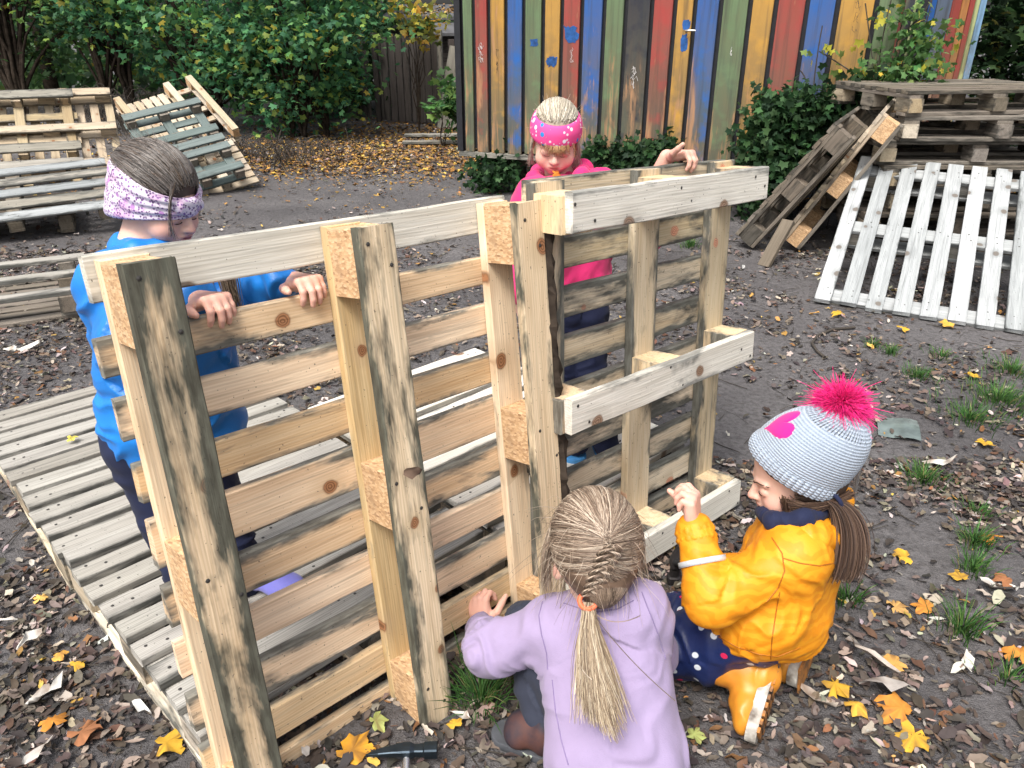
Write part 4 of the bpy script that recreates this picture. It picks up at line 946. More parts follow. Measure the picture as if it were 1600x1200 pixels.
class Head:
    """child's head; local x right, y forward, z up, chin at z=0, crown at z=.2 (times s)"""
    def __init__(s, centre, fwd, up, sc):
        f = Vector(fwd).normalized(); r = f.cross(Vector(up)).normalized(); u = r.cross(f)
        s.R = np.array([r, f, u]).T; s.s = sc; s.o = npv(centre) - s.R @ (npv((0, -.006, .11)) * sc)
    def anchor(s, p, world): s.o = s.o + npv(world) - s.w(p); return s
    def w(s, p): return s.o + s.R @ (npv(p) * s.s)
    def wv(s, P): return s.o + (np.asarray(P) * s.s) @ s.R.T
    def loc(s, V): return (V - s.o) @ s.R / s.s
    def ell(s, vol, c, r, k=.006, sub=False, rx=0.0, rz=0.0):
        Rl = np.array(Matrix.Rotation(rz, 3, 'Z') @ Matrix.Rotation(rx, 3, 'X'))
        vol.ell(s.w(c), npv(r) * s.s, s.R @ Rl, k * s.s, sub)
    def cap(s, vol, a, b, ra, rb, k=.006, sub=False): vol.cap(s.w(a), s.w(b), ra * s.s, rb * s.s, k * s.s, sub)
    def build(s, v, neck, ears=True):
        s.ell(v, (0, -.012, .118), (.071, .089, .083), .004)
        s.ell(v, (0, .030, .070), (.058, .056, .066), .02)
        s.ell(v, (0, .036, .034), (.043, .046, .034), .018)
        s.ell(v, (0, .066, .014), (.018, .016, .013), .014)
        for q in (-1, 1):
            s.ell(v, (q * .034, .054, .050), (.026, .027, .026), .016)
            s.ell(v, (q * .030, .088, .083), (.017, .012, .010), .010, True)
            s.ell(v, (q * .029, .0715, .0805), (.0145, .0125, .0125), .003)
            s.cap(v, (q * .012, .080, .100), (q * .042, .070, .101), .0045, .004, .010)
            if ears: s.ell(v, (q * .0725, -.006, .070), (.009, .017, .026), .004, False, .25, q * -.35)
            if ears: s.ell(v, (q * .0790, .000, .072), (.004, .009, .016), .004, True, .25, q * -.35)
            s.ell(v, (q * .0085, .0885, .0565), (.0075, .008, .006), .005)
        s.cap(v, (0, .082, .088), (0, .0975, .062), .0055, .0088, .010)
        s.ell(v, (0, .099, .0595), (.0085, .0085, .0078), .005)
        for q in (-1, 1): s.ell(v, (q * .0055, .0955, .0525), (.0032, .004, .003), .002, True)
        s.ell(v, (0, .078, .036), (.026, .014, .017), .012)
        s.ell(v, (0, .0895, .0405), (.0165, .0062, .0044), .004); s.ell(v, (0, .0880, .0318), (.0145, .0068, .0050), .004)
        s.ell(v, (0, .0945, .0365), (.0185, .0060, .0013), .0025, True)
        v.cap(s.w((0, -.028, .045)), neck, .043 * s.s, .046 * s.s, .02)
    def colour(s, V, base=(.68, .43, .335), blush=(.66, .31, .25), lip=(.50, .17, .15)):
        L = s.loc(V); c = np.tile(np.array(base), (len(V), 1))
        def mixin(cen, rad, col, amt):
            nonlocal c
            d = np.sqrt((((L - npv(cen)) / npv(rad)) ** 2).sum(1)); w_ = (np.clip(1.25 - d, 0, .6) / .6 * amt)[:, None]; c = c * (1 - w_) + np.array(col) * w_
        for q in (-1, 1):
            mixin((q * .040, .066, .052), (.030, .03, .026), blush, .38); mixin((q * .029, .084, .079), (.020, .012, .014), (.50, .27, .21), .45); mixin((q * .078, -.003, .07), (.012, .02, .028), blush, .5)
            mixin((q * .0055, .096, .0525), (.004, .005, .004), (.22, .07, .06), .8)
        mixin((0, .102, .060), (.012, .01, .012), blush, .5); mixin((0, .092, .0365), (.0175, .008, .0088), lip, .95); mixin((0, .094, .0365), (.016, .008, .0016), (.20, .05, .05), .9)
        return c
    def lashes(s, parent, mat, closed=True):
        P, Rr = [], []
        for q in (-1, 1):
            t = np.linspace(-1, 1, 9); x = q * .029 + t * .0135; zc = .0765 if closed else .078
            z = zc - .0035 * (1 - t * t) + .0012 * t * q; y = .0845 - .010 * (t * q * .5 + .5) ** 2 * 1.2 - .002 * t * t
            P.append(s.wv(np.stack([x, y + .0012, z], -1))); Rr.append(np.full(9, .0011) * s.s)
            for dz, w_ in ((.0, 1),):
                pass
        V, F, _ = tubes(np.array(P), np.array(Rr), 5); obj('eyelashes', raw_mesh('eyelashes', V - PL(parent), F, True), parent, mat)
        P = []
        r = np.random.default_rng(3)
        for q in (-1, 1):
            for i in range(46):
                t = i / 45; x = q * (.012 + .034 * t); z = .0985 + .008 * math.sin(min(t * 1.6, 1.0) * 1.9) - .006 * t * t + r.normal(0, .0010); y = .0905 - .0235 * t * t - .001
                P.append(s.wv([(x, y, z), (x + q * .0028, y - .0008, z + .0012), (x + q * .0058, y - .0026, z + .0012)]))
        V, F, _ = tubes(np.array(P), np.array([[.0006, .0005, .0002]]) * s.s, 3); obj('eyebrows', raw_mesh('eyebrows', V - PL(parent), F, True), parent, mat)

def hand(v, wrist, f, n, side, sc=1.0, curls=None, thumb=(.5, .35), spread=.05, k=.0022, tipr=None):
    """f: towards the knuckles, n: out of the palm, side: towards the thumb; curls: (mcp,pip,dip) radians for index..little"""
    wv = npv(wrist); f = npv(f); f /= np.linalg.norm(f); n = npv(n); n -= f * (f @ n); n /= np.linalg.norm(n); sd_ = np.cross(n, f)
    if sd_ @ npv(side) < 0: sd_ = -sd_
    curls = curls or [(.5, .5, .3)] * 4
    kx = [.024, .0085, -.007, -.0215]; kl = [.060, .063, .060, .054]; fl = [.048, .054, .050, .039]; rr = [.0073, .0075, .0072, .0063]
    for i in range(4):
        kp = wv + (sd_ * kx[i] + f * kl[i]) * sc
        v.cap(wv + (sd_ * kx[i] * .55 + f * .006) * sc, kp, .0125 * sc, .0088 * sc, .008)
        a, p = 0.0, kp; dev = sd_ * spread * (1.5 - i) * .7
        for j, (fr_, r0, r1) in enumerate(((.46, 1.0, .94), (.30, .94, .86), (.24, .86, .70))):
            a += curls[i][j]; d = f * math.cos(a) + n * math.sin(a) + dev; d /= np.linalg.norm(d); q = p + d * fl[i] * fr_ * sc
            v.cap(p, q, rr[i] * r0 * sc, rr[i] * r1 * sc, k if j else .004); p = q
    v.ell(wv + (f * .034 + n * .006) * sc, npv((.030, .036, .0125)) * sc, np.stack([sd_, f, n], 1), .008)
    b = wv + (sd_ * .018 + f * .012 + n * .006) * sc; d1 = sd_ * .75 + f * (.55) + n * thumb[0]; d1 /= np.linalg.norm(d1); m = b + d1 * .032 * sc
    d2 = f * .85 + sd_ * .25 + n * thumb[1]; d2 /= np.linalg.norm(d2); t1_ = m + d2 * .024 * sc; d3 = d2 + n * thumb[1] * .4 - sd_ * .1; d3 /= np.linalg.norm(d3); t2_ = t1_ + d3 * .019 * sc
    v.cap(b, m, .0125 * sc, .0092 * sc, .006); v.cap(m, t1_, .0090 * sc, .0082 * sc, .003); v.cap(t1_, t2_, .0080 * sc, .0062 * sc, .003)
def shoe(v, heel, toe, up, L=1.0, w_=.036, h=.04):
    """heel and toe on the sole plane"""
    heel, toe, up = npv(heel), npv(toe), npv(up); f = toe - heel; ln = np.linalg.norm(f); f /= ln; up = up - f * (f @ up); up /= np.linalg.norm(up); sd_ = np.cross(f, up); Rm = np.stack([sd_, f, up], 1)
    v.ell(heel + f * ln * .22 + up * h * .75, (w_ * .9, ln * .24, h * .95), Rm, .012); v.ell(heel + f * ln * .70 + up * h * .55, (w_ * 1.08, ln * .32, h * .62), Rm, .02); v.cap(heel + f * ln * .15 + up * h * .8, heel + f * ln * .62 + up * h * .75, w_ * .8, w_ * .8, .015)
def strands(name, paths, rad, cols, parent, mat=None, sides=3):
    V, F, C = tubes(paths, rad, sides, cols)
    return obj(name, raw_mesh(name, V - PL(parent), F, True, C), parent, mat or M_HAIR)
def hair_cols(n, pal, r): 
    pal = np.array(pal, float); i = r.integers(0, len(pal), n); return np.clip(pal[i] * r.normal(1, .13, (n, 1)), .004, .9)
def on_scalp(dirs, off=0.0, zc=.118, rad=(.071, .089, .083)):
    """point of the cranium ellipsoid in local head direction, lifted by off"""
    d = dirs / np.linalg.norm(dirs, axis=-1, keepdims=True); rad = np.array(rad)
    t = 1 / np.sqrt(((d / rad) ** 2).sum(-1, keepdims=True)); return d * (t + off) + np.array((0, -.012, zc))
def slerp_paths(d0, d1, k, off0, off1, r, wob=.015, offm=0.0):
    n = len(d0); t = np.linspace(0, 1, k)[None, :, None]
    d0 = d0 / np.linalg.norm(d0, axis=1, keepdims=True); d1 = d1 / np.linalg.norm(d1, axis=1, keepdims=True)
    om = np.arccos(np.clip((d0 * d1).sum(1), -.999, .999))[:, None, None]
    d = (np.sin((1 - t) * om) * d0[:, None] + np.sin(t * om) * d1[:, None]) / np.sin(om)
    d = d + r.normal(0, wob, (n, 1, 3)) * np.sin(t * np.pi)
    off = off0[:, None, None] * (1 - t) + off1[:, None, None] * t + offm * np.sin(t * np.pi)
    return on_scalp(d, off)

# headband of cloth: ring on the skull between two tilted planes
def headband(parent, H, mat, z0, z1, tilt, off=.007, pleat=.0015, npl=5, name='headband', fat=None, seed=0, nu=120, nv=14):
    u = np.linspace(0, 2 * np.pi, nu, endpoint=False); V = []
    r = np.random.default_rng(seed); ph = r.uniform(0, 6.28, 4)
    lay_ = []
    for inner in (0, 1):
        G = np.zeros((nu, nv, 3))
        for j in range(nv):
            t = j / (nv - 1); fr_ = np.cos(u)          # u=0 faces forward
            zz_ = z0 + (z1 - z0) * t + tilt * (.5 * fr_)
            if fat is not None: mid = (z0 + z1) / 2 + tilt * .5 * fr_; zz_ = mid + (zz_ - mid) * (1 + fat * np.clip(fr_, -1, 1) * -1.0)
            d = np.stack([np.sin(u), np.cos(u), 0 * u], -1)
            # solve the ellipse radius at this height, kept outside brow and ears
            hz = np.clip((zz_ - .118) / .083, -.98, .98); w_ = np.sqrt(1 - np.clip(hz, 0, 1) ** 2 * .97)
            rx_, ry_ = .0725 * w_, .0905 * w_
            rad_ = 1 / np.sqrt((d[:, 0] / rx_) ** 2 + (d[:, 1] / ry_) ** 2)
            pl = pleat * np.sin(t * npl * 2 * np.pi + .7 * np.sin(u * 2 + ph[0]) + .5 * np.sin(u * 5 + ph[1])) * (.35 + .65 * np.abs(np.sin(u * .5 + ph[2])))
            edge = -.0025 * (abs(2 * t - 1) ** 6)
            rad_ = rad_ + off + pl + edge - (.004 if inner else 0)
            G[:, j] = np.stack([d[:, 0] * rad_, d[:, 1] * rad_ - .012, zz_], -1)
        lay_.append(G)
    A, B = lay_; V = np.concatenate([A.reshape(-1, 3), B.reshape(-1, 3)]); off_ = nu * nv; F = []
    for i in range(nu):
        i2 = (i + 1) % nu
        for j in range(nv - 1):
            F.append((i * nv + j, i2 * nv + j, i2 * nv + j + 1, i * nv + j + 1)); F.append((off_ + i * nv + j + 1, off_ + i2 * nv + j + 1, off_ + i2 * nv + j, off_ + i * nv + j))
        F.append((off_ + i * nv, off_ + i2 * nv, i2 * nv, i * nv)); F.append((i * nv + nv - 1, i2 * nv + nv - 1, off_ + i2 * nv + nv - 1, off_ + i * nv + nv - 1))
    W_ = H.wv(V) - PL(parent)
    return obj(name, raw_mesh(name, W_, np.array(F), True), parent, mat)

# ------------------------------------------------------------------ cloth materials
def cloth(name, col, rough=.75, weave=900, folds_=.0, sheen=.2, var=.18, spec=.25, bump=.25):
    m, nt, bs = new_mat(name); b = NB(nt); tc = b.n('TexCoord')
    n = b.noise(tc.outputs['Object'], 9, 4); n2 = b.noise(tc.outputs['Object'], weave, 1); n3 = b.noise(tc.outputs['Object'], 55, 3)
    b.L(b.mix(b.maprange(n, .35, .7), col, tuple(c * (1 - var) for c in col)), bs.inputs['Base Color'])
    bs.inputs['Roughness'].default_value = rough; bs.inputs['Specular IOR Level'].default_value = spec; bs.inputs['Sheen Weight'].default_value = sheen; bs.inputs['Sheen Roughness'].default_value = .6
    b.bump(bs, b.math('ADD', b.math('MULTIPLY', n2, .5), n3), bump, .002); return m
M_LILAC = cloth('lilac_fleece', (.305, .245, .385), .9, 420, sheen=.12, var=.16, bump=.5)
M_PINKIN = cloth('pink_lining', (.62, .30, .46), .85)
M_SLATE = cloth('slate_trousers', (.028, .033, .052), .8, sheen=.03)
M_NAVYC = cloth('navy_cloth', (.011, .016, .048), .8, sheen=.03)
M_SHOE = plain('dark_shoe', (.012, .017, .030), .75, col2=(.085, .034, .026), nscale=14, bump=.2)
M_RUST = cloth('rust_strap', (.26, .085, .05), .7)
M_SOLE = plain('shoe_sole', (.07, .075, .085), .8, noise=.3)
M_BLUEJ = cloth('blue_jacket', (.006, .185, .60), .45, 500, sheen=.05, var=.22, spec=.4)
M_HOOD = cloth('pink_hoodie', (.62, .022, .150), .85, 700, sheen=.12, var=.14)
M_ORB = plain('hair_band', (.75, .16, .07), .5)
M_LASH = plain('lash', (.03, .018, .012), .6)
M_LAVSH = cloth('lavender_shoe', (.17, .17, .55), .6)
M_LIME = plain('lime_trim', (.16, .62, .05), .6)
M_BOOT = plain('yellow_rubber', (.62, .25, .022), .45, spec=.5, col2=(.48, .18, .02), nscale=16, bump=.1)
def jacket_y():
    m, nt, bs = new_mat('yellow_rain_jacket'); b = NB(nt); tc = b.n('TexCoord')
    p = tc.outputs['Object']
    wv = b.n('TexWave', wave_type='BANDS', bands_direction='Z'); wv.inputs['Scale'].default_value = 11; wv.inputs['Distortion'].default_value = 9; wv.inputs['Detail'].default_value = 2; wv.inputs['Detail Scale'].default_value = 1.6
    b.L(p, wv.inputs['Vector'])
    c = b.mix(b.maprange(wv.outputs['Fac'], .35, .65), (.655, .232, .007), (.71, .285, .012))
    n = b.noise(p, 30, 4, .65); c = b.mix(b.maprange(n, .64, .78, 0, .45), c, (.16, .10, .04))
    b.L(c, bs.inputs['Base Color']); bs.inputs['Roughness'].default_value = .55; bs.inputs['Specular IOR Level'].default_value = .35
    n3 = b.noise(p, 38, 4, .6); b.bump(bs, n3, .25, .006); return m
M_YJ = jacket_y()
def drops():
    m, nt, bs = new_mat('navy_drop_print'); b = NB(nt); tc = b.n('TexCoord')
    vo = b.n('TexVoronoi'); vo.inputs['Scale'].default_value = 30; b.L(tc.outputs['Object'], vo.inputs['Vector']); vo.inputs['Randomness'].default_value = .8
    sp = b.n('SeparateColor'); b.L(vo.outputs['Color'], sp.inputs[0])
    dot = b.maprange(vo.outputs['Distance'], .27, .23)
    pc = b.mix(b.math('GREATER_THAN', sp.outputs[0], .62), (.62, .66, .70), (.60, .02, .09))
    b.L(b.mix(b.math('MULTIPLY', dot, b.math('GREATER_THAN', sp.outputs[1], .35)), (.010, .020, .085), pc), bs.inputs['Base Color']); bs.inputs['Roughness'].default_value = .45
    n = b.noise(tc.outputs['Object'], 40, 4); b.bump(bs, n, .35, .005); return m
M_DROP = drops()
def floral():
    m, nt, bs = new_mat('floral_jersey'); b = NB(nt); tc = b.n('TexCoord'); p = tc.outputs['Object']
    v1 = b.n('TexVoronoi'); v1.inputs['Scale'].default_value = 210; b.L(p, v1.inputs['Vector']); s1 = b.n('SeparateColor'); b.L(v1.outputs['Color'], s1.inputs[0])
    n1 = b.noise(p, 34, 3)
    c = b.mix(b.maprange(n1, .50, .66, 0, .8), (.62, .56, .64), (.52, .27, .48))
    c = b.mix(b.math('MULTIPLY', b.maprange(v1.outputs['Distance'], .56, .40), b.math('GREATER_THAN', s1.outputs[0], .36)), c, b.mix(s1.outputs[1], (.06, .03, .09), (.26, .13, .36)))
    v2 = b.n('TexVoronoi'); v2.inputs['Scale'].default_value = 60; b.L(p, v2.inputs['Vector']); s2 = b.n('SeparateColor'); b.L(v2.outputs['Color'], s2.inputs[0])
    c = b.mix(b.math('MULTIPLY', b.maprange(v2.outputs['Distance'], .34, .26), b.math('GREATER_THAN', s2.outputs[0], .72)), c, (.40, .20, .46))
    b.L(c, bs.inputs['Base Color']); bs.inputs['Roughness'].default_value = .85; n = b.noise(p, 900, 1); b.bump(bs, n, .2, .001); return m
M_FLORAL = floral()
def pinkband():
    m, nt, bs = new_mat('pink_print_jersey'); b = NB(nt); tc = b.n('TexCoord'); p = tc.outputs['Object']
    c = (.74, .07, .27)
    for sc_, lim, col, th in ((75, .30, (.78, .62, .70), .45), (38, .30, (.02, .22, .55), .80), (46, .36, (.72, .74, .80), .74)):
        v = b.n('TexVoronoi'); v.inputs['Scale'].default_value = sc_; b.L(p, v.inputs['Vector']); s_ = b.n('SeparateColor'); b.L(v.outputs['Color'], s_.inputs[0])
        c = b.mix(b.math('MULTIPLY', b.maprange(v.outputs['Distance'], lim, lim - .05), b.math('GREATER_THAN', s_.outputs[0], th)), c, col)
    b.L(c, bs.inputs['Base Color']); bs.inputs['Roughness'].default_value = .8; return m
M_PBAND = pinkband()
def knit():
    m, nt, bs = new_mat('grey_blue_knit'); b = NB(nt); tc = b.n('TexCoord')
    uv = b.n('Attribute', attribute_name='knit'); n = b.noise(tc.outputs['Object'], 12, 3)
    sx = b.n('SeparateXYZ'); b.L(uv.outputs['Vector'], sx.inputs[0])
    a = b.math('SINE', b.math('MULTIPLY', sx.outputs[1], 620.0)); d = b.math('ABSOLUTE', b.math('SINE', b.math('ADD', b.math('MULTIPLY', sx.outputs[0], 420.0), b.math('MULTIPLY', a, .5))))
    h = b.math('ADD', b.math('MULTIPLY', a, .6), b.math('MULTIPLY', d, .5))
    c = b.mix(b.maprange(h, -.6, .9), (.19, .235, .30), (.37, .43, .51)); c = b.mix(b.maprange(n, .35, .7, 0, .3), c, (.24, .28, .34))
    b.L(c, bs.inputs['Base Color']); bs.inputs['Roughness'].default_value = .95; bs.inputs['Sheen Weight'].default_value = .3; b.bump(bs, h, .6, .003); return m
M_KNIT = knit()
M_MAGENTA = plain('magenta_wool', (.80, .008, .20), .9, noise=.1, sheen=.3)
M_FUR = vcol_mat('magenta_fur', .7, .3, .0, 0)
M_REFL = plain('reflective_tape', (.62, .66, .68), .3, .3)
from mathutils.bvhtree import BVHTree
def seam(parent, px, mat, rad=.0013, name='seam', lift=.0004):
    me = parent.data; off = PL(parent); bvh = BVHTree.FromPolygons([tuple(v.co) for v in me.vertices], [tuple(p.vertices) for p in me.polygons])
    P = []; px = np.array(px, float); tt = np.linspace(0, len(px) - 1, (len(px) - 1) * 7 + 1)
    for t_ in tt:
        i = min(int(t_), len(px) - 2); q = px[i] * (1 - t_ + i) + px[i + 1] * (t_ - i)
        h = bvh.ray_cast(Vector((0, 0, CAM_H)) - Vector(off), ray(*q).normalized())
        if h[0] is not None: P.append(tuple(h[0] + h[1] * lift))
    if len(P) < 4: return
    V, F, _ = tubes(np.array([P]), rad, 5); obj(name, raw_mesh(name, V, F, True), parent, mat)
def person(label, at): return empty('person', T3(*at), label, 'child')
def sole_col(V, zf): return None
def bounds(pts, m):
    P = np.array([npv(p) for p in pts]); return P.min(0) - m, P.max(0) + m
FLESH = (.64, .385, .29)
def body_mesh(root, vol, H):
    o = sdf_obj('body', vol, root, M_SKIN, cols=lambda V: np.where((np.linalg.norm(V - H.w((0, 0, .1)), axis=1) < .2)[:, None], H.colour(V), np.array((.68, .415, .325))[None] * (1 + .06 * vnoise(V, 40, 2)[:, None]) * np.array((1, .93, .92))))
    return o

# ================================================================== girl in lilac, crouching with her back to the camera
r_ = np.random.default_rng(21)
hc = D(930, 848, 1.58); HL = Head(hc, (-.10, .90, -.42), (0, .1, 1), 1.10)
lil = person('girl in lilac sweatshirt crouching with her back turned, braided hair in a ponytail', at_z(960, 1180))
neck = D(934, 938, 1.61); shL, shR = D(872, 980, 1.62), D(997, 957, 1.60); chest = D(938, 1010, 1.63); pel = D(966, 1170, 1.55)
slat = at_plane(748, 935, W1(0, 0, .030), a1); elL = D(768, 1014, 1.68); wrL = D(750, 972, 1.80) + (slat - D(748, 935, 1.86)) * .5
wrL = slat + Vector((.006, -.052, -.045)); hipL, hipR = D(924, 1155, 1.58), D(980, 1150, 1.60); knL, knR = D(826, 980, 1.74), D(990, 960, 1.80); anL, anR = D(846, 1130, 1.69), D(985, 1100, 1.80)
elR = D(1016, 1020, 1.76); wrR = D(960, 960, 1.90)
lo, hi = bounds([hc, neck, shL, shR, slat, elL, wrL, hipL, hipR, knL, knR, anL, anR, elR, wrR, pel], .13)
v = Vol(lo, hi, .0030); HL.build(v, neck)
v.chain([neck, chest, pel], [.045, .058, .065], .03); v.chain([shL, elL, wrL], [.032, .028, .021], .02); v.chain([shR, elR, wrR], [.032, .028, .021], .02); v.cap(shL, shR, .04, .04, .03)
v.chain([hipL, knL, anL], [.055, .04, .03], .02); v.chain([hipR, knR, anR], [.055, .04, .03], .02)
hand(v, wrL, (-.12, .55, .82), (.55, .75, -.30), (.75, -.25, .5), 1.08, [(.9, 1.2, .6), (1.0, 1.2, .6), (1.05, 1.2, .6), (1.1, 1.2, .6)], (.25, .7))
hand(v, wrR, (-.3, .9, -.1), (0, 0, -1), (-1, 0, 0), 1.08)
body_mesh(lil, v, HL)
vs_ = Vol(*bounds([shL, shR, elL, wrL, pel, elR, D(1060, 1190, 1.5), D(870, 1190, 1.55)], .17), .0046)
s1_, s2_ = D(900, 1000, 1.63), D(974, 990, 1.62); p1_, p2_ = D(934, 1165, 1.56), D(988, 1160, 1.55)
vs_.cap(s1_, p1_, .086, .098, .05); vs_.cap(s2_, p2_, .086, .100, .05); vs_.cap(shL, shR, .058, .058, .05); vs_.cap(D(938, 950, 1.61), chest, .056, .08, .04)
vs_.chain([shL, elL, wrL + (elL - wrL).normalized() * .02], [.058, .049, .034], .025); vs_.chain([shR, elR, wrR], [.058, .048, .036], .03)
vs_.cap(D(915, 1195, 1.55), D(1008, 1190, 1.54), .078, .080, .04)
nk = neck + (chest - neck) * -.02; vs_.cap(nk, nk + (hc - neck).normalized() * .03, .050, .047, .012)
wcut = wrL - (wrL - elL).normalized() * .012
sw_ = sdf_obj('sweatshirt', vs_, lil, M_LILAC, [(s1_, p1_, .5, .35), (s2_, p2_, .5, .4), (shL, elL, .8, 1.5), (elL, wrL, 1.5, .9), (shR, elR, .8, 1.2)], .0085, 17, 3)
M_LSEAM = cloth('lilac_seam', (.20, .15, .29), .9, 700)
for px in ([(848, 940), (842, 962), (846, 990), (854, 1020), (856, 1046)], [(1003, 925), (1014, 955), (1028, 990), (1040, 1030)], [(863, 1062), (868, 1110), (878, 1160), (888, 1195)], [(880, 942), (905, 950), (935, 956), (965, 952), (990, 938)]): seam(sw_, px, M_LSEAM)
vh = Vol(*bounds([D(920, 1200, 1.53), D(1040, 1195, 1.52)], .16), .006); vh.cap(D(935, 1214, 1.54), D(1004, 1210, 1.53), .077, .079, .03); sdf_obj('pink_shirt_hem', vh, lil, M_PINKIN)
vt = Vol(*bounds([hipL, hipR, knL, knR, anL, anR, pel], .12), .005)
vt.chain([hipL, knL, anL + Vector((0, 0, .03))], [.068, .052, .046], .02); vt.chain([hipR, knR, anR], [.066, .055, .046], .02); vt.cap(hipL, hipR, .070, .070, .03)
sdf_obj('trousers', vt, lil, M_SLATE, [(hipL, knL, .6, 1.2), (knL, anL, 1.2, 1.3), (hipR, knR, .6, 1)], .006, 26, 5)
fz = at_z(868, 1180, .0); ft = at_z(792, 1152, .0); vf = Vol(*bounds([fz, ft], .10), .0035); shoe(vf, fz + Vector((0, 0, .012)), ft + Vector((0, 0, .012)), (0, 0, 1), 1, .044, .056); so = sdf_obj('shoe', vf, lil, M_SHOE)
vf = Vol(*bounds([fz, ft], .10), .004); vf.cap(fz + Vector((0, 0, .006)), ft + Vector((0, 0, .006)), .036, .036, .01); vf2 = vf
V, F = vf.mesh(); V[:, 2] = np.clip(V[:, 2], -.012, .018); obj('sole', raw_mesh('sole', V - PL(lil), F, True), so, M_SOLE)
fz2, ft2 = D(1000, 1110, 1.80), D(960, 1070, 1.95); fz2.z = .012; ft2.z = .012; vf = Vol(*bounds([fz2, ft2], .10), .005); shoe(vf, fz2, ft2, (0, 0, 1), 1, .040, .045); sdf_obj('shoe', vf, lil, M_SHOE)
# hair: combed back to a braid at the back of the head, then a long ponytail
BL1 = [(.31, .23, .168), (.21, .150, .108), (.42, .325, .245), (.135, .094, .068), (.56, .465, .365)]
cap_ = Vol(*bounds([hc], .17), .004)
HL.ell(cap_, (0, -.014, .120), (.0765, .0945, .0885), .004); HL.ell(cap_, (0, -.045, .075), (.068, .056, .058), .02); HL.ell(cap_, (0, -.050, .045), (.040, .040, .045), .02)
HL.ell(cap_, (0, .085, .060), (.075, .055, .072), .006, True)
sdf_obj('hair_cap', cap_, lil, plain('hair_cap_blond', (.14, .09, .06), .6, noise=.5, nscale=60), None)
def hair_field(H, parent, n, dst_fn, pal, seed, k=11, off=(.0075, .016), zmin=-.55, name='hair', rad=.00075, front=.55, sel=None):
    r = np.random.default_rng(seed); d = r.normal(0, 1, (n * 4, 3)); d /= np.linalg.norm(d, axis=1, keepdims=True)
    m = (d[:, 2] > zmin) & ~((d[:, 1] > front) & (d[:, 2] < .35))
    if sel is not None: m &= sel(d)
    d = d[m][:n]; t_ = dst_fn(d, r); o0 = r.uniform(off[0], off[1], len(d))
    P = slerp_paths(d, t_, k, o0, o0 * .9 + r.uniform(0, .006, len(d)), r, .035)
    W_ = H.wv(P); c = hair_cols(len(d), pal, r); ra = np.linspace(1.1, .7, k)[None] * rad * r.uniform(.7, 1.4, (len(d), 1))
    return strands(name, W_ - 0, ra, c, parent)
def dstL(d, r):
    # every lock heads for a point of the braid line at the back
    zt = np.clip(.05 + .75 * d[:, 2], -1.0, .30) + r.normal(0, .05, len(d)); x = r.normal(0, .035, len(d)) + .06 * np.sign(d[:, 0]) * (1 - np.abs(r.normal(0, .3, len(d))).clip(0, 1))
    return np.stack([x, -np.ones(len(d)), zt], -1)
hair_field(HL, lil, 6500, dstL, BL1, 5, 12, zmin=-.9, rad=.0007)
n = 1700; tq = np.linspace(0, 1, 10)[None]; ph = r_.uniform(-1.45, 1.45, n); th = (1.15 + r_.uniform(-.25, .25, (n, 1))) * (1 - tq) - .95 * tq; phk = ph[:, None] * (1 - .80 * tq ** 1.3) + r_.normal(0, .015, (n, 10)); of = .99 + r_.uniform(0, .09, (n, 1))
P = np.stack([(.058 - .018 * tq) * of * np.sin(phk) * np.cos(th * .8), -.050 - .045 * of * np.cos(phk) * np.cos(th), .049 + .046 * of * np.sin(th) + 0 * phk], -1)
strands('nape_hair', HL.wv(P), np.linspace(.0008, .0006, 10)[None], hair_cols(n, [(.21, .150, .108), (.135, .094, .068), (.29, .215, .155), (.10, .07, .05)], r_), lil)
# fly-away hairs
n = 260; d = r_.normal(0, 1, (n, 3)); d[:, 1] = -np.abs(d[:, 1]) * .6 + r_.normal(0, .5, n); d /= np.linalg.norm(d, axis=1, keepdims=True); b0 = HL.wv(on_scalp(d, np.full((n, 1), .012)))
dr_ = (d @ HL.R.T) * .7 + np.array((-.15, -.1, -.75)) + r_.normal(0, .35, (n, 3)); q = np.linspace(0, 1, 7)[None, :, None]; L_ = r_.uniform(.02, .075, (n, 1, 1))
P = b0[:, None] + dr_[:, None] * q * L_ + np.array((0, 0, -.5)) * (q ** 2) * L_ + r_.normal(0, .004, (n, 1, 3)) * np.sin(q * 5)
strands('flyaway_hair', P, np.linspace(.0006, .0002, 7)[None], hair_cols(n, BL1, r_), lil)
# loose side hair hanging by the cheeks
n = 420; sgn = r_.choice([-1, 1], n, p=[.62, .38]); d0 = np.stack([sgn * r_.uniform(.75, 1, n), r_.uniform(-.1, .55, n), r_.uniform(-.1, .35, n)], -1); b0 = HL.wv(on_scalp(d0, r_.uniform(.006, .018, (n, 1))))
q = np.linspace(0, 1, 9)[None, :, None]; L_ = r_.uniform(.06, .14, (n, 1, 1)); out = (d0 * np.array((.5, .2, 0))) @ HL.R.T
P = b0[:, None] + np.array((0, -.05, -1.0)) * q * L_ + out[:, None] * np.sin(q * 2.2) * .022 + r_.normal(0, .006, (n, 1, 3)) * q
strands('side_hair', P, np.linspace(.0009, .0003, 9)[None], hair_cols(n, BL1, r_), lil)
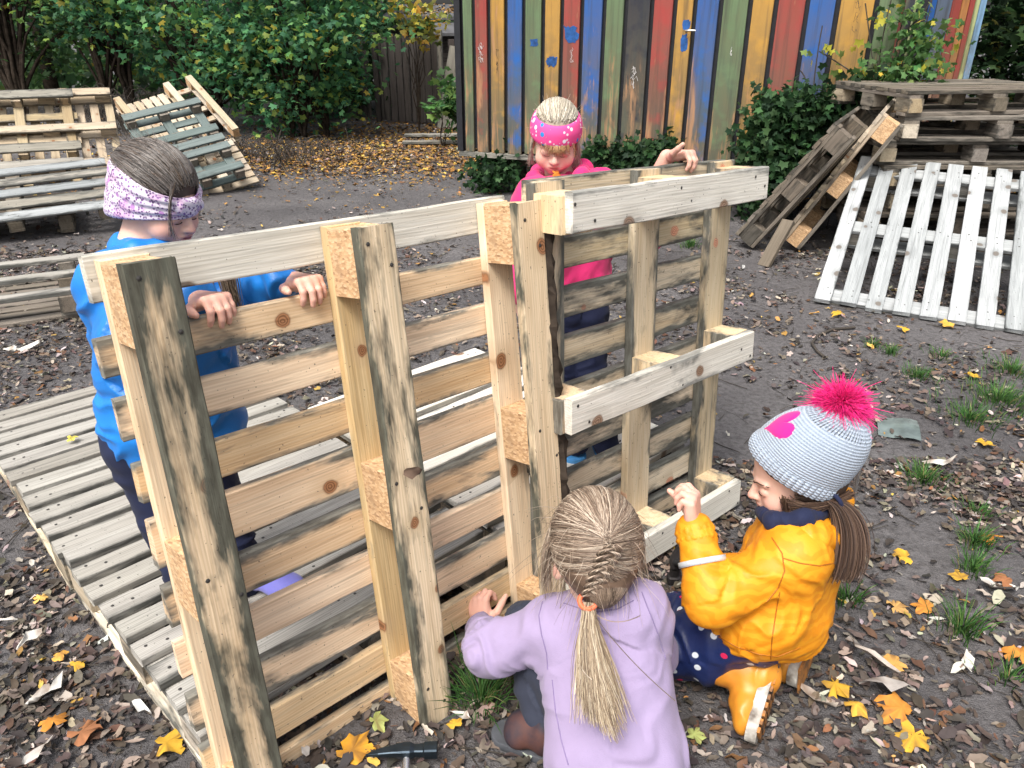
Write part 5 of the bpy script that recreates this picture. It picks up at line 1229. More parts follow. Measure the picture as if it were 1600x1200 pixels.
# braid
bl0, bl1 = npv(HL.w((.008, -.116, .128))), npv(D(920, 932, 1.508)); ux = npv((1, 0, 0)); uy = npv((0, -.75, .66)); kk = 60; tt = np.linspace(0, 1, kk)
P, Rr, Cc = [], [], []
for sft in range(3):
    ph = tt * 2 * np.pi * 2.6 + sft * 2.094; w_ = .0175 * (1 - .35 * tt) * np.minimum(1, tt * 5 + .35)
    cen = bl0 + (bl1 - bl0) * tt[:, None] + uy * (.004 * np.sin(np.pi * tt))[:, None] + ux * (np.sin(ph) * w_)[:, None] + uy * (np.sin(2 * ph) * .0062)[:, None]
    for j in range(70):
        a_, rr = r_.uniform(0, 6.28), .0088 * math.sqrt(r_.uniform(0, 1)); P.append(cen + ux * rr * math.cos(a_) + uy * rr * math.sin(a_) + uy * (.016 - .006 * tt)[:, None]); Rr.append(np.full(kk, .0011)); 
strands('braid', np.array(P), np.array(Rr), hair_cols(len(P), BL1, r_), lil)
# ponytail
pb0 = npv(D(919, 941, 1.512)); n = 1150; q = np.linspace(0, 1, 18); clump = r_.normal(0, 1, (9, 2)); ctrl = [npv(D(921, 1000, 1.480)), npv(D(938, 1085, 1.425)), npv(D(962, 1165, 1.392))]
def bez(p0, p1, p2, p3, q): q = q[:, None]; return (1 - q) ** 3 * p0 + 3 * q * (1 - q) ** 2 * p1 + 3 * q * q * (1 - q) * p2 + q ** 3 * p3
P = []
for i in range(n):
    ck = clump[r_.integers(0, 9)]; sp = ck[0] * 1.0 + r_.normal(0, .55); spd = ck[1] * .7 + r_.normal(0, .5); L_ = r_.uniform(.66, 1.0) * (1 - .10 * min(abs(sp), 1.5)); wv_ = ck[0] * 3
    e0 = ux * r_.normal(0, .0045) + uy * r_.normal(0, .0045)
    e1 = ux * sp * .0115 + uy * spd * .006; e2 = ux * (sp * .023) + uy * spd * .007 + npv((0, 0, -.012)) * abs(sp); e3 = ux * (sp * .026 + r_.normal(0, .006)) + uy * spd * .006
    pth = bez(pb0 + e0, ctrl[0] + e1, ctrl[1] + e2, ctrl[2] + e3, q * L_); P.append(pth + r_.normal(0, .0006, (18, 3)) * q[:, None] + ux * (np.sin(q * 7 + wv_) * .0035 * q)[:, None])
strands('ponytail', np.array(P), np.linspace(1.0, .40, 18)[None] * .00075 * r_.uniform(.8, 1.5, (n, 1)), hair_cols(n, [(.33, .25, .165), (.22, .158, .10), (.45, .355, .24), (.145, .10, .065), (.58, .49, .36)], r_), lil)
P = []
for s_, a_, b2, c2 in ((0, (905, 985), (890, 1040), (925, 1062)), (1, (895, 990), (905, 1030), (898, 1085)), (2, (955, 1000), (1000, 1050), (1055, 1095)), (3, (950, 985), (985, 970), (1000, 962))):
    P.append(bez(npv(D(919, 948, 1.508)), npv(D(*a_, 1.49)), npv(D(*b2, 1.47)), npv(D(*c2, 1.43)), np.linspace(0, 1, 18)))
strands('loose_strand', np.array(P), .0010, hair_cols(4, BL1, r_), lil)
cen = npv(D(919, 939, 1.503)); V, F, _ = tubes(np.array([[cen + .0170 * (math.cos(a_) * ux + math.sin(a_) * npv((0, .66, .75)) * .9) + npv((0, 0, 0)) for a_ in np.linspace(0, 6.2832, 17)]]), .0052, 8); obj('hair_band', raw_mesh('hair_band', V - PL(lil), F, True), lil, M_ORB)

# ================================================================== girl in yellow, kneeling
hc = D(1246, 722, 1.70); HY = Head(hc, (-.945, .08, -.36), (.12, .0, 1), 1.08)
yel = person('girl in orange yellow rain jacket and pompom hat kneeling on the earth, hand raised', at_z(1170, 1060))
neck = D(1256, 805, 1.73); shL, shR = D(1240, 872, 1.645), D(1215, 850, 1.88); chest = D(1228, 880, 1.75); pel = D(1196, 985, 1.76)
elL, wrL = D(1112, 940, 1.62), D(1085, 826, 1.665); elR, wrR = D(1150, 935, 1.88), D(1142, 892, 1.77)
hipL, hipR = D(1180, 978, 1.73), D(1175, 968, 1.86); knL, knR = D(1046, 1010, 1.84), D(1050, 972, 2.0); anL, anR = D(1184, 1052, 1.745), D(1238, 1010, 1.88)
lo, hi = bounds([hc, neck, shL, shR, elL, wrL, elR, wrR, hipL, knL, knR, anL, anR, pel, D(1075, 755, 1.68)], .14)
v = Vol(lo, hi, .0030); HY.build(v, neck, False)
v.chain([neck, chest, pel], [.045, .058, .065], .03); v.chain([shL, elL, wrL], [.032, .028, .022], .02); v.chain([shR, elR, wrR], [.032, .028, .022], .02); v.cap(shL, shR, .04, .04, .03); v.chain([hipL, knL, anL], [.055, .04, .03], .02); v.chain([hipR, knR, anR], [.055, .04, .03], .02)
hand(v, wrL + (wrL - elL).normalized() * .006, (-.06, .22, .97), (-.90, .42, -.05), (.35, .8, .1), 1.06, [(.75, 1.0, .5), (.95, 1.15, .6), (1.1, 1.25, .6), (1.25, 1.25, .6)], (.9, .8))
hand(v, wrR, (-.75, -.25, .45), (.2, .5, -.8), (0, .8, .5), 1.08, [(.4, .5, .3)] * 4)
body_mesh(yel, v, HY); HY.lashes(yel, M_LASH)
vj = Vol(*bounds([shL, shR, elL, wrL, elR, pel, D(1300, 950, 1.75), D(1215, 1030, 1.72)], .17), .0046)
vj.cap(D(1236, 868, 1.69), D(1198, 948, 1.71), .080, .100, .05); vj.cap(D(1228, 855, 1.82), D(1194, 942, 1.83), .080, .098, .05); vj.cap(D(1256, 878, 1.76), D(1228, 945, 1.77), .082, .100, .05)
vj.cap(D(1172, 968, 1.72), D(1226, 975, 1.77), .086, .082, .04)
vj.cap(shL, shR, .062, .062, .05); vj.chain([shL, elL, wrL - (wrL - elL).normalized() * .004], [.060, .050, .039], .03); vj.chain([shR, elR, wrR], [.062, .052, .040], .03)
sj = sdf_obj('rain_jacket', vj, yel, M_YJ, [(D(1240, 868, 1.72), pel, .5, 1.2), (shL, elL, 1.0, 1.7), (elL, wrL, 1.7, .7), (shR, elR, 1, 1.2)], .0046, 22, 13)
M_YSEAM = plain('yellow_seam', (.34, .11, .005), .6)
for px in ([(1206, 840), (1222, 865), (1226, 892), (1216, 918), (1198, 940)], [(1222, 872), (1250, 880), (1280, 884), (1302, 880)], [(1218, 925), (1212, 960), (1206, 1000), (1204, 1030)], [(1118, 992), (1150, 1010), (1185, 1022), (1215, 1026), (1250, 1012)]): seam(sj, px, M_YSEAM, .0014)
# gathered cuff, reflective stripe
ax_ = npv((wrL - elL).normalized()); c0 = npv(wrL); a1_ = np.cross(ax_, (1, 0, 0)); a1_ /= np.linalg.norm(a1_); b1_ = np.cross(ax_, a1_)
def ring(cen, ax_, a_, b_2, r0, prof, nu=48, wav=0.0, wn=16):
    V = []; u = np.linspace(0, 2 * np.pi, nu, endpoint=False)
    for (h_, dr__) in prof: V.append(cen + ax_ * h_ + ((np.cos(u) * (r0 + dr__ + wav * np.cos(u * wn)))[:, None] * a_ + (np.sin(u) * (r0 + dr__ + wav * np.cos(u * wn)))[:, None] * b_2))
    k = len(prof); idx = (np.arange(k)[:, None] * nu + np.arange(nu)[None]); F = np.stack([idx[:-1], np.roll(idx[:-1], -1, 1), np.roll(idx[1:], -1, 1), idx[1:]], -1).reshape(-1, 4)
    return np.concatenate(V), F
V, F = ring(c0, ax_, a1_, b1_, .040, [(-.026, .002), (-.020, .0045), (-.012, .0005), (-.004, .0035), (.006, -.001), (.012, -.004), (.013, -.010), (.006, -.014)], 64, .0014, 18); obj('cuff', raw_mesh('cuff', V - PL(yel), F, True), sj, M_YJ)
c1 = npv(wrL.lerp(elL, .46)); V, F = ring(c1, ax_, a1_, b1_, .0515, [(-.006, -.004), (-.006, 0), (.006, -.0005), (.006, -.005)]); obj('reflective_stripe', raw_mesh('reflective_stripe', V - PL(yel), F, True), sj, M_REFL)
# hood lying on the back, navy scarf, pink lining
vk = Vol(*bounds([D(1240, 800, 1.73), D(1300, 850, 1.75)], .14), .0042)
hood_pts = [D(1215, 836, 1.66), D(1262, 842, 1.64), D(1302, 838, 1.70), D(1308, 822, 1.80), D(1280, 806, 1.88)]; vk.chain(hood_pts, [.020, .033, .040, .040, .028], .03); vk.cap(D(1300, 850, 1.74), D(1285, 880, 1.72), .040, .03, .03); vk.cap(D(1318, 790, 1.80), D(1326, 770, 1.82), .018, .014, .02)
sdf_obj('hood', vk, sj, M_YJ, [(hood_pts[0], hood_pts[2], 1, 1), (hood_pts[2], hood_pts[4], 1, 1)], .005, 34, 17)
vk = Vol(*bounds([D(1240, 800, 1.73)], .14), .0042); vk.cap(D(1262, 822, 1.67), D(1288, 822, 1.71), .026, .024, .02); sdf_obj('pink_lining', vk, sj, M_HOOD)
vk = Vol(*bounds([D(1240, 800, 1.73)], .16), .0042); sc_ = [D(1190, 800, 1.74), D(1210, 815, 1.66), D(1255, 812, 1.635), D(1290, 798, 1.70), D(1285, 785, 1.80), D(1230, 785, 1.84), D(1190, 800, 1.76)]; vk.chain(sc_, [.015, .017, .019, .019, .018, .016, .015], .015)
sdf_obj('neck_scarf', vk, yel, M_NAVYC, [(sc_[i], sc_[i + 1], 1, 1) for i in range(5)], .0035, 50, 19)
vt = Vol(*bounds([hipL, hipR, knL, knR, anL, pel], .13), .005)
vt.chain([hipL, knL, knL.lerp(anL, .45)], [.085, .066, .058], .025); vt.chain([hipR, knR, knR.lerp(anR, .5)], [.085, .066, .055], .025)
sdf_obj('trousers', vt, yel, M_DROP, [(hipL, knL, .8, 1.3), (knL, anL, 1.3, 1), (hipR, knR, .8, 1.2)], .0055, 28, 23)
def boot(top, ank, heel, toe, seed):
    vb = Vol(*bounds([top, ank, heel, toe], .09), .0036); top, ank, heel, toe = map(Vector, (top, ank, heel, toe))
    up = (top - ank).normalized(); vb.chain([top, ank], [.056, .047], .015); f = (toe - heel); shoe(vb, heel, toe, tuple(up - f.normalized() * up.dot(f.normalized())), 1, .039, .044); vb.cap(ank, heel.lerp(toe, .30) + up * .03, .046, .040, .02)
    b_ = sdf_obj('rubber_boot', vb, yel, M_BOOT, [(top, ank, .8, 1)], .0022, 40, seed)
    f = f.normalized(); n_ = (up - f * up.dot(f)).normalized(); sd_ = f.cross(n_); L = (toe - heel).length
    def outline(gr, dz): return [tuple(heel + f * (L * (.5 - .56 * math.cos(a_))) + sd_ * ((.038 + .008 * (1 - math.cos(a_)) * .5) * math.sin(a_) * gr * (1 - .18 * math.exp(-((a_ % 3.1416 - 1.2) / .5) ** 2))) + n_ * dz) for a_ in np.linspace(0, 6.2832, 40, endpoint=False)]
    V = outline(1.04, .010) + outline(1.06, -.014); V = [tuple(Vector(p)) for p in V]; F = [(i, (i + 1) % 40, 40 + (i + 1) % 40, 40 + i) for i in range(40)] + [tuple(range(39, -1, -1)), tuple(range(40, 80))]
    so = obj('sole', raw_mesh('sole', np.array(V) - PL(yel), F), b_, M_RUBW)
    for i in range(9):
        t_ = .06 + i * .108; w_ = .034 + .006 * t_; c_ = heel + f * (L * (t_ * 1.04 - .03)) - n_ * .0145
        bx = [tuple(c_ + f * (dx * .0062) + sd_ * (sy * w_) + n_ * dz) for dx in (-1, 1) for sy in (-1, 1) for dz in (0, -.006)]
        obj('tread_bar', raw_mesh('tread_bar', np.array(bx) - PL(yel), [(0, 1, 3, 2), (4, 6, 7, 5), (0, 4, 5, 1), (2, 3, 7, 6), (0, 2, 6, 4), (1, 5, 7, 3)]), b_, M_TREAD)
    return b_
M_RUBW = plain('muddy_white_sole', (.52, .50, .45), .7, noise=.5, nscale=26, col2=(.12, .10, .08)); M_TREAD = plain('muddy_tread', (.42, .17, .035), .7, col2=(.045, .04, .036), nscale=45)
boot(knL.lerp(anL, .38), anL, D(1206, 1040, 1.755), D(1172, 1152, 1.675), 1)
boot(knR.lerp(anR, .5), anR, D(1258, 1012, 1.87), D(1236, 1062, 1.80), 2)
# knitted hat: ribbed brim, slouching crown, heart patch, fur pompom
hat_o = npv(D(1249, 716, 1.70)); hz = npv((.30, -.05, 1)); hz = npv(Vector((.36, -.10, .95)).normalized()); hx = np.cross(npv((0, 1, 0)), hz); hx /= np.linalg.norm(hx); hy = np.cross(hz, hx)   # hx to the back of the head
def hat_pt(u, t, off=0.0):
    """u round the hat, t 0 brim..1 crown"""
    rr = np.where(t < .18, 1.0 + .03 * np.sin(np.clip(t / .18, 0, 1) * np.pi), (1 - np.clip((t - .18) / .82, 0, 1) ** 2.3) ** .55); 
    sl_ = .045 * t ** 1.5
    a_, b_2 = (.1045 * rr + off) * np.cos(u), (.0905 * rr + off) * np.sin(u)
    h_ = -.030 + .172 * t + off * np.clip(t * 1.6 - .6, 0, 1) - .009 * np.cos(u) * (1 - t)
    lump = .0030 * np.sin(u * 4 + t * 3) * np.sin(t * 4) * np.clip(1 - t, 0, 1)
    return hat_o + (a_ + sl_ + lump)[..., None] * hx + (b_2 + lump)[..., None] * hy + h_[..., None] * hz
nu, nv = 180, 60; U, Tt = np.meshgrid(np.linspace(0, 2 * np.pi, nu, endpoint=False), np.linspace(0, .995, nv), indexing='ij')
rib = np.where(Tt < .18, .0022 * np.cos(U * 45), .0006 * np.cos(U * 60)); G = hat_pt(U, Tt, 0.0) ; G = hat_pt(U, Tt, rib)
idx = np.arange(nu * nv).reshape(nu, nv); Fh = np.stack([idx[:, :-1], np.roll(idx, -1, 0)[:, :-1], np.roll(idx, -1, 0)[:, 1:], idx[:, 1:]], -1).reshape(-1, 4)
me = raw_mesh('knitted_hat', G.reshape(-1, 3) - PL(yel), Fh, True)
at_ = me.attributes.new('knit', 'FLOAT_VECTOR', 'POINT'); kv = np.stack([U * .10, Tt * .30, 0 * U], -1).reshape(-1, 3).astype(np.float32); at_.data.foreach_set('vector', kv.ravel())
hat = obj('knitted_hat', me, yel, M_KNIT)
md = hat.modifiers.new('thick', 'SOLIDIFY'); md.thickness = .006; md.offset = 1
# heart: on the near side, towards the front
hu, ht = None, None
tgt = npv(D(1222, 664, 1.60)); UU, TT = np.meshgrid(np.linspace(0, 6.283, 240), np.linspace(.2, .95, 80), indexing='ij'); PP = hat_pt(UU, TT, 0 * UU)
view = npv(ray(1222, 664)); view /= np.linalg.norm(view); cc = npv((0, 0, CAM_H)); dd = np.linalg.norm(np.cross(PP - cc, view), axis=-1) + .3 * np.maximum(0, (PP - cc) @ view - 1.70); i_ = np.unravel_index(dd.argmin(), dd.shape); hu, ht = UU[i_], TT[i_]
hs, rings_ = [], 9
for k in range(rings_):
    q = k / (rings_ - 1)
    for j in range(40):
        a_ = j / 40 * 6.2832; x_ = 16 * math.sin(a_) ** 3; y_ = 13 * math.cos(a_) - 5 * math.cos(2 * a_) - 2 * math.cos(3 * a_) - math.cos(4 * a_); hs.append((x_ / 17 * q, y_ / 17 * q, q))
hs = np.array(hs); rot_ = -.5; hxr = hs[:, 0] * math.cos(rot_) - hs[:, 1] * math.sin(rot_); hyr = hs[:, 0] * math.sin(rot_) + hs[:, 1] * math.cos(rot_)
HP = hat_pt(hu + hxr * .046 / .10, ht + hyr * .046 / .19, .0095 - .0035 * hs[:, 2] ** 6)
idx = np.arange(rings_ * 40).reshape(rings_, 40); Fq = np.stack([idx[:-1], idx[1:], np.roll(idx, -1, 1)[1:], np.roll(idx, -1, 1)[:-1]], -1).reshape(-1, 4)
obj('heart_patch', raw_mesh('heart_patch', HP - PL(yel), Fq, True), hat, M_MAGENTA)
pc = npv(D(1314, 632, 1.655)); n = 5200; d = r_.normal(0, 1, (n, 3)); d /= np.linalg.norm(d, axis=1, keepdims=True); q = np.linspace(0, 1, 6)[None, :, None]; L_ = r_.uniform(.042, .065, (n, 1, 1))
tw_ = r_.normal(0, .35, (n, 1, 3)); P = pc + d[:, None] * q * L_ + tw_ * q ** 2 * L_ * .6 + np.array((0, 0, -.28)) * q ** 2 * L_
strands('pompom', P, np.linspace(.0016, .0004, 6)[None], np.clip(np.array((.80, .010, .20)) * r_.normal(1, .16, (n, 1)) + r_.uniform(0, .03, (n, 1)), 0, .9), hat, M_FUR)
BRN = [(.075, .042, .026), (.055, .030, .020), (.105, .062, .040), (.14, .088, .058), (.04, .022, .015)]
capv = Vol(*bounds([hc], .17), .0045); HY.ell(capv, (0, -.016, .117), (.0745, .0925, .0865), .004); HY.ell(capv, (0, -.050, .066), (.062, .048, .050), .02); HY.ell(capv, (0, .090, .055), (.085, .066, .085), .006, True); sdf_obj('hair_cap', capv, yel, plain('hair_cap_brown', (.05, .028, .018), .6))
hair_field(HY, yel, 2600, lambda d, r: np.stack([r.normal(0, .10, len(d)), -np.ones(len(d)), r.normal(-.50, .08, len(d))], -1), BRN, 8, 10, (.006, .013), -.75, 'hair', .0008, .42, lambda d: d[:, 2] < -.12)
# lock in front of the ear, ponytail over the hood
n = 420; q = np.linspace(0, 1, 11); P = []
for i in range(n):
    j = r_.normal(0, .004, (4, 3)); zz2 = r_.uniform(.048, .080)
    P.append(bez(HY.w((-.0755, .040 - .25 * (.09 - zz2), zz2)) + j[0], HY.w((-.082, .012, zz2 - .020)) + j[1], HY.w((-.078, -.030, .045)) + j[2], HY.w((-.045, -.085, .035)) + j[3], q) if i % 5 else
             bez(HY.w((-.0750, .046, .082)) + j[0], HY.w((-.078, .050, .055)) + j[1], HY.w((-.074, .046, .030)) + j[2], HY.w((-.066, .036, .004 + r_.normal(0, .006))) + j[3], q))
strands('side_hair', np.array(P), np.linspace(.0010, .0005, 11)[None], hair_cols(n, BRN, r_), yel)
n = 900; p0 = npv(D(1300, 782, 1.655)); P = []; q = np.linspace(0, 1, 14)
for i in range(n):
    a_, b_2 = r_.normal(0, 1, 2); L_ = r_.uniform(.8, 1.02)
    e = lambda s_: ux * a_ * s_ + npv((0, -.8, .3)) * b_2 * s_ * .8
    P.append(bez(p0 + e(.007), npv(D(1334, 795, 1.655)) + e(.013), npv(D(1338, 865, 1.635)) + e(.0165), npv(D(1316, 906, 1.640)) + e(.0145), q * L_))
strands('ponytail', np.array(P), np.linspace(1, .5, 14)[None] * .0011 * r_.uniform(.8, 1.4, (n, 1)), hair_cols(n, BRN, r_), yel)
V, F, _ = tubes(np.array([[p0 + .017 * (math.cos(a_) * npv((.5, -.3, -.8)) + math.sin(a_) * npv((.2, -.9, .35))) + npv((.008, 0, 0)) for a_ in np.linspace(0, 6.2832, 15)]]), .005, 6); obj('hair_tie', raw_mesh('hair_tie', V - PL(yel), F, True), yel, M_NAVYC)

# ================================================================== girl in blue behind the left pallet
def edge_hand(v, px, py, Wf, uu, aa, vv, t_, ve, sc, sgn, curls, th, fw=.0, back=.036, upo=.016, tilt=0.0):
    o = at_plane(px, py, Wf(0, 0, .02), aa); u = (o - Vector(t_)).dot(uu); wr = Wf(u, ve + upo, -back)
    f = -npv(aa) + npv(uu) * fw + npv(vv) * .10; hand(v, wr, f, -npv(vv), npv(uu) * sgn, sc, curls, th, .06); return wr
hc = D(246, 300, 1.52); HB = Head(hc, (.85, -.33, -.38), (0, 0, 1), .90).anchor((0, .107, .060), D(304, 362, 1.53)); hc = Vector(HB.w((0, -.006, .11)))
blu = person('girl in bright blue jacket with floral headband behind the left pallet, looking down', Vector((-.62, 1.60, .155)))
neck = D(224, 392, 1.57); shR, shL = D(182, 446, 1.53), D(284, 436, 1.70); chest = D(236, 470, 1.63); pel = D(262, 680, 1.74)
lo, hi = None, None
ve1 = .998
o1 = at_plane(330, 470, W1(0, 0, .02), a1); o2 = at_plane(487, 445, W1(0, 0, .02), a1)
w1_ = W1((o1 - Vector(t1)).dot(u1), ve1 + .014, -.040); w2_ = W1((o2 - Vector(t1)).dot(u1), ve1 + .014, -.042)
elR, elL = D(214, 532, 1.50), D(372, 470, 1.72)
hipR, hipL = D(228, 690, 1.72), D(296, 690, 1.78); knR, knL = D(262, 800, 1.78), D(338, 790, 1.86); anR, anL = D(300, 915, 1.86), D(385, 900, 1.93)
v = Vol(*bounds([hc, neck, shR, shL, w1_, w2_, elR, elL, hipR, hipL, knR, knL, anR, anL, D(480, 480, 1.3)], .13), .0031); HB.build(v, neck, False)
v.chain([neck, chest, pel], [.045, .058, .065], .03); v.cap(shL, shR, .04, .04, .03); v.chain([shR, elR, w1_], [.032, .028, .021], .02); v.chain([shL, elL, w2_], [.032, .028, .021], .02); v.chain([hipR, knR, anR], [.055, .04, .03], .02); v.chain([hipL, knL, anL], [.055, .04, .03], .02)
edge_hand(v, 334, 470, W1, u1, a1, v1, t1, ve1, 1.0, -1, [(1.05, .75, .35), (1.0, .7, .35), (1.0, .7, .3), (1.05, .6, .3)], (.15, .15), .12)
edge_hand(v, 487, 445, W1, u1, a1, v1, t1, ve1, 1.0, -1, [(1.0, .75, .35), (.95, .7, .35), (.98, .7, .3), (1.05, .6, .3)], (.05, .1), -.05)
body_mesh(blu, v, HB); HB.lashes(blu, M_LASH)
vj = Vol(*bounds([shL, shR, elR, elL, w1_, w2_, pel], .18), .005)
vj.cap(D(222, 480, 1.60), D(240, 660, 1.70), .096, .108, .05); vj.cap(D(270, 475, 1.66), D(300, 655, 1.76), .100, .115, .05); vj.cap(shL, shR, .07, .07, .05); vj.cap(neck, chest, .055, .09, .03)
vj.chain([shR, elR, w1_ + a1 * .03], [.068, .058, .042], .03); vj.chain([shL, elL, w2_ + a1 * .035 - u1 * .02], [.068, .056, .040], .03)
jb = sdf_obj('blue_jacket', vj, blu, M_BLUEJ, [(chest, pel, .8, .8), (shR, elR, 1, 1.4), (elR, w1_, 1.4, 1), (shL, elL, 1, 1.3), (elL, w2_, 1.5, 1)], .0085, 24, 31)
vk = Vol(*bounds([neck, hc], .12), .004); cn = [D(188, 392, 1.56), D(214, 394, 1.51), D(252, 392, 1.53), D(258, 384, 1.62), D(206, 376, 1.64), D(186, 386, 1.58)]; vk.chain(cn, [.022] * 6, .02); vk.cap(D(192, 388, 1.55), D(188, 372, 1.56), .018, .012, .02); vk.cap(D(212, 392, 1.53), D(205, 382, 1.53), .018, .012, .02); sdf_obj('collar', vk, jb, M_BLUEJ)
vt = Vol(*bounds([hipR, hipL, knR, knL, anR, anL, pel], .13), .0055); vt.chain([hipR, knR, anR], [.082, .060, .048], .02); vt.chain([hipL, knL, anL], [.082, .060, .048], .02); vt.cap(hipR, hipL, .09, .09, .03)
sdf_obj('trousers', vt, blu, M_NAVYC, [(hipR, knR, .7, 1.2), (knR, anR, 1, 1.2), (hipL, knL, .7, 1.2), (knL, anL, 1, 1.2)], .0055, 26, 37)
zt_ = .158
for (h0, t0) in ((at_z(385, 912, zt_), at_z(448, 926, zt_)), (at_z(292, 938, zt_), at_z(362, 962, zt_))):
    vf = Vol(*bounds([h0, t0], .1), .004); f_ = (t0 - h0).normalized(); t0 = h0 + f_ * .165; shoe(vf, h0 - f_ * .02, t0, (0, 0, 1), 1, .038, .044); sdf_obj('shoe', vf, blu, M_LAVSH)
BRB = [(.095, .083, .075), (.060, .051, .046), (.14, .124, .112), (.19, .17, .155), (.10, .072, .052)]
capv = Vol(*bounds([hc], .18), .0045); HB.ell(capv, (0, -.016, .120), (.0750, .0930, .0875), .004); HB.ell(capv, (0, .080, .050), (.085, .050, .070), .006, True); HB.ell(capv, (0, 0, .03), (.12, .12, .075), .006, True); sdf_obj('hair_cap', capv, blu, plain('hair_cap_darkbrown', (.055, .043, .036), .6))
hair_field(HB, blu, 3400, lambda d, r: np.stack([d[:, 0] * .55 + r.normal(0, .06, len(d)), -np.ones(len(d)), r.normal(.42, .06, len(d))], -1), BRB, 9, 11, (.0045, .0100), .22, 'hair', .0008, .93)
headband(blu, HB, M_FLORAL, .050, .148, .022, .0125, .0026, 4, 'floral_headband', .52, 3, 160, 22)
kc = HB.w((.0, .090, .112)); vk = Vol(*bounds([kc], .07), .003); vk.ell(kc, (.022, .013, .019), HB.R, .008); vk.ell(HB.w((.018, .084, .116)), (.020, .013, .017), HB.R, .006); vk.ell(HB.w((-.018, .084, .108)), (.020, .013, .016), HB.R, .006); sdf_obj('headband_knot', vk, blu, M_FLORAL, [(HB.w((-.03, .08, .13)), HB.w((.03, .08, .11)), 1, 1)], .003, 60, 41)
P = []
for i in range(26):
    j = r_.normal(0, .0022, (4, 3)); P.append(bez(HB.w((.040, .070, .165)) + j[0], HB.w((.060, .078, .125)) + j[1], HB.w((.058, .085, .085)) + j[2], HB.w((.046, .092 + r_.normal(0, .006), .050)) + j[3], np.linspace(0, 1, 12)))
strands('loose_lock', np.array(P), np.linspace(.0009, .0003, 12)[None], hair_cols(26, BRB, r_), blu)
P = []
for cx, (a_, b2) in enumerate((((318, 415), (322, 500)), ((352, 410), (368, 480)))):
    for i in range(170): j = r_.normal(0, .009, 3); P.append(bez(npv(D(a_[0] - 6, a_[1] - 6, 1.50)) + j, npv(D(*a_, 1.50)) + j, npv(D(a_[0], a_[1] + 30, 1.50)) + j, npv(D(*b2, 1.51)) + j * .6 + npv((0, 0, r_.normal(0, .012))), np.linspace(0, 1, 12)))
strands('hanging_hair', np.array(P), np.linspace(.0011, .0006, 12)[None], hair_cols(len(P), [(.16, .115, .075), (.11, .075, .048), (.21, .155, .105)], r_), blu)
n = 130; d = r_.normal(0, 1, (n, 3)); d[:, 2] = np.abs(d[:, 2]) + .3; d[:, 1] -= .8; d /= np.linalg.norm(d, axis=1, keepdims=True); b0 = HB.wv(on_scalp(d, np.full((n, 1), .010))); q = np.linspace(0, 1, 7)[None, :, None]; L_ = r_.uniform(.015, .05, (n, 1, 1))
P = b0[:, None] + (d @ HB.R.T)[:, None] * q * L_ * .7 + np.array((-.5, 0, -.1)) * q * L_ + r_.normal(0, .003, (n, 1, 3)) * np.sin(q * 4); strands('flyaway_hair', P, np.linspace(.0006, .0002, 7)[None], hair_cols(n, BRB, r_), blu)

# ================================================================== girl in pink behind the right pallet
hc = D(871, 220, 2.22); HP_ = Head(hc, (-.06, -.93, -.36), (0.04, 0, 1), .94).anchor((0, .107, .060), D(866, 257, 2.26)); hc = Vector(HP_.w((0, -.006, .11)))
pnk = person('girl in pink hoodie and spotted pink headband behind the right pallet, looking down', Vector((.22, 2.42, .155)))
neck = D(876, 290, 2.40); shR, shL = D(838, 312, 2.30), D(938, 300, 2.38); chest = D(882, 340, 2.36); pel = D(886, 470, 2.46)
o3 = at_plane(1072, 262, W2(0, 0, .02), a2); u3 = (o3 - Vector(t2)).dot(u2); w3_ = W2(u3, H2 + .014, -.045)
elR, wrR = D(818, 400, 2.30), D(816, 458, 2.16); elL = D(1010, 365, 2.52)
hipR, hipL = D(868, 480, 2.44), D(908, 480, 2.48); knR, knL = D(880, 590, 2.48), D(918, 590, 2.48); anR, anL = D(900, 688, 2.49), D(946, 690, 2.49)
v = Vol(*bounds([hc, neck, shR, shL, w3_, elR, wrR, elL, hipR, hipL, knR, anR, anL, D(810, 510, 2.1), o3], .12), .0032); HP_.build(v, neck)
v.chain([neck, chest, pel], [.045, .058, .065], .03); v.cap(shL, shR, .04, .04, .03); v.chain([shR, elR, wrR], [.032, .028, .021], .02); v.chain([shL, elL, w3_ + a2 * .035 - v2 * .06, w3_], [.032, .028, .022, .021], .02); v.chain([hipR, knR, anR], [.055, .04, .03], .02); v.chain([hipL, knL, anL], [.055, .04, .03], .02)
hand(v, wrR, (-.05, -.10, -1), (.9, .3, 0), (.2, -1, 0), 1.05, [(.35, .5, .3)] * 4, (.3, .4))
edge_hand(v, 1072, 262, W2, u2, a2, v2, t2, H2 + .002, 1.0, -1, [(1.0, .8, .4), (1.0, .8, .4), (1.05, .8, .3), (1.1, .7, .3)], (-.35, -.4), .10, .030, .018)
body_mesh(pnk, v, HP_); HP_.lashes(pnk, plain('fair_lash', (.16, .09, .05), .7))
vj = Vol(*bounds([shL, shR, elR, wrR, elL, w3_, pel], .16), .005)
vj.cap(D(852, 335, 2.33), D(852, 436, 2.42), .092, .100, .05); vj.cap(D(912, 330, 2.40), D(906, 436, 2.46), .092, .098, .05); vj.cap(shL, shR, .064, .064, .04); vj.cap(neck, chest, .05, .08, .03)
vj.chain([shR, elR, wrR], [.062, .050, .036], .03); vj.chain([shL, elL, w3_ + a2 * .075 - v2 * .11], [.062, .050, .034], .03)
jp = sdf_obj('pink_hoodie', vj, pnk, M_HOOD, [(chest, pel, .6, .9), (shR, elR, 1, 1.3), (elR, wrR, 1.2, 1), (shL, elL, 1, 1.3)], .0055, 26, 51)
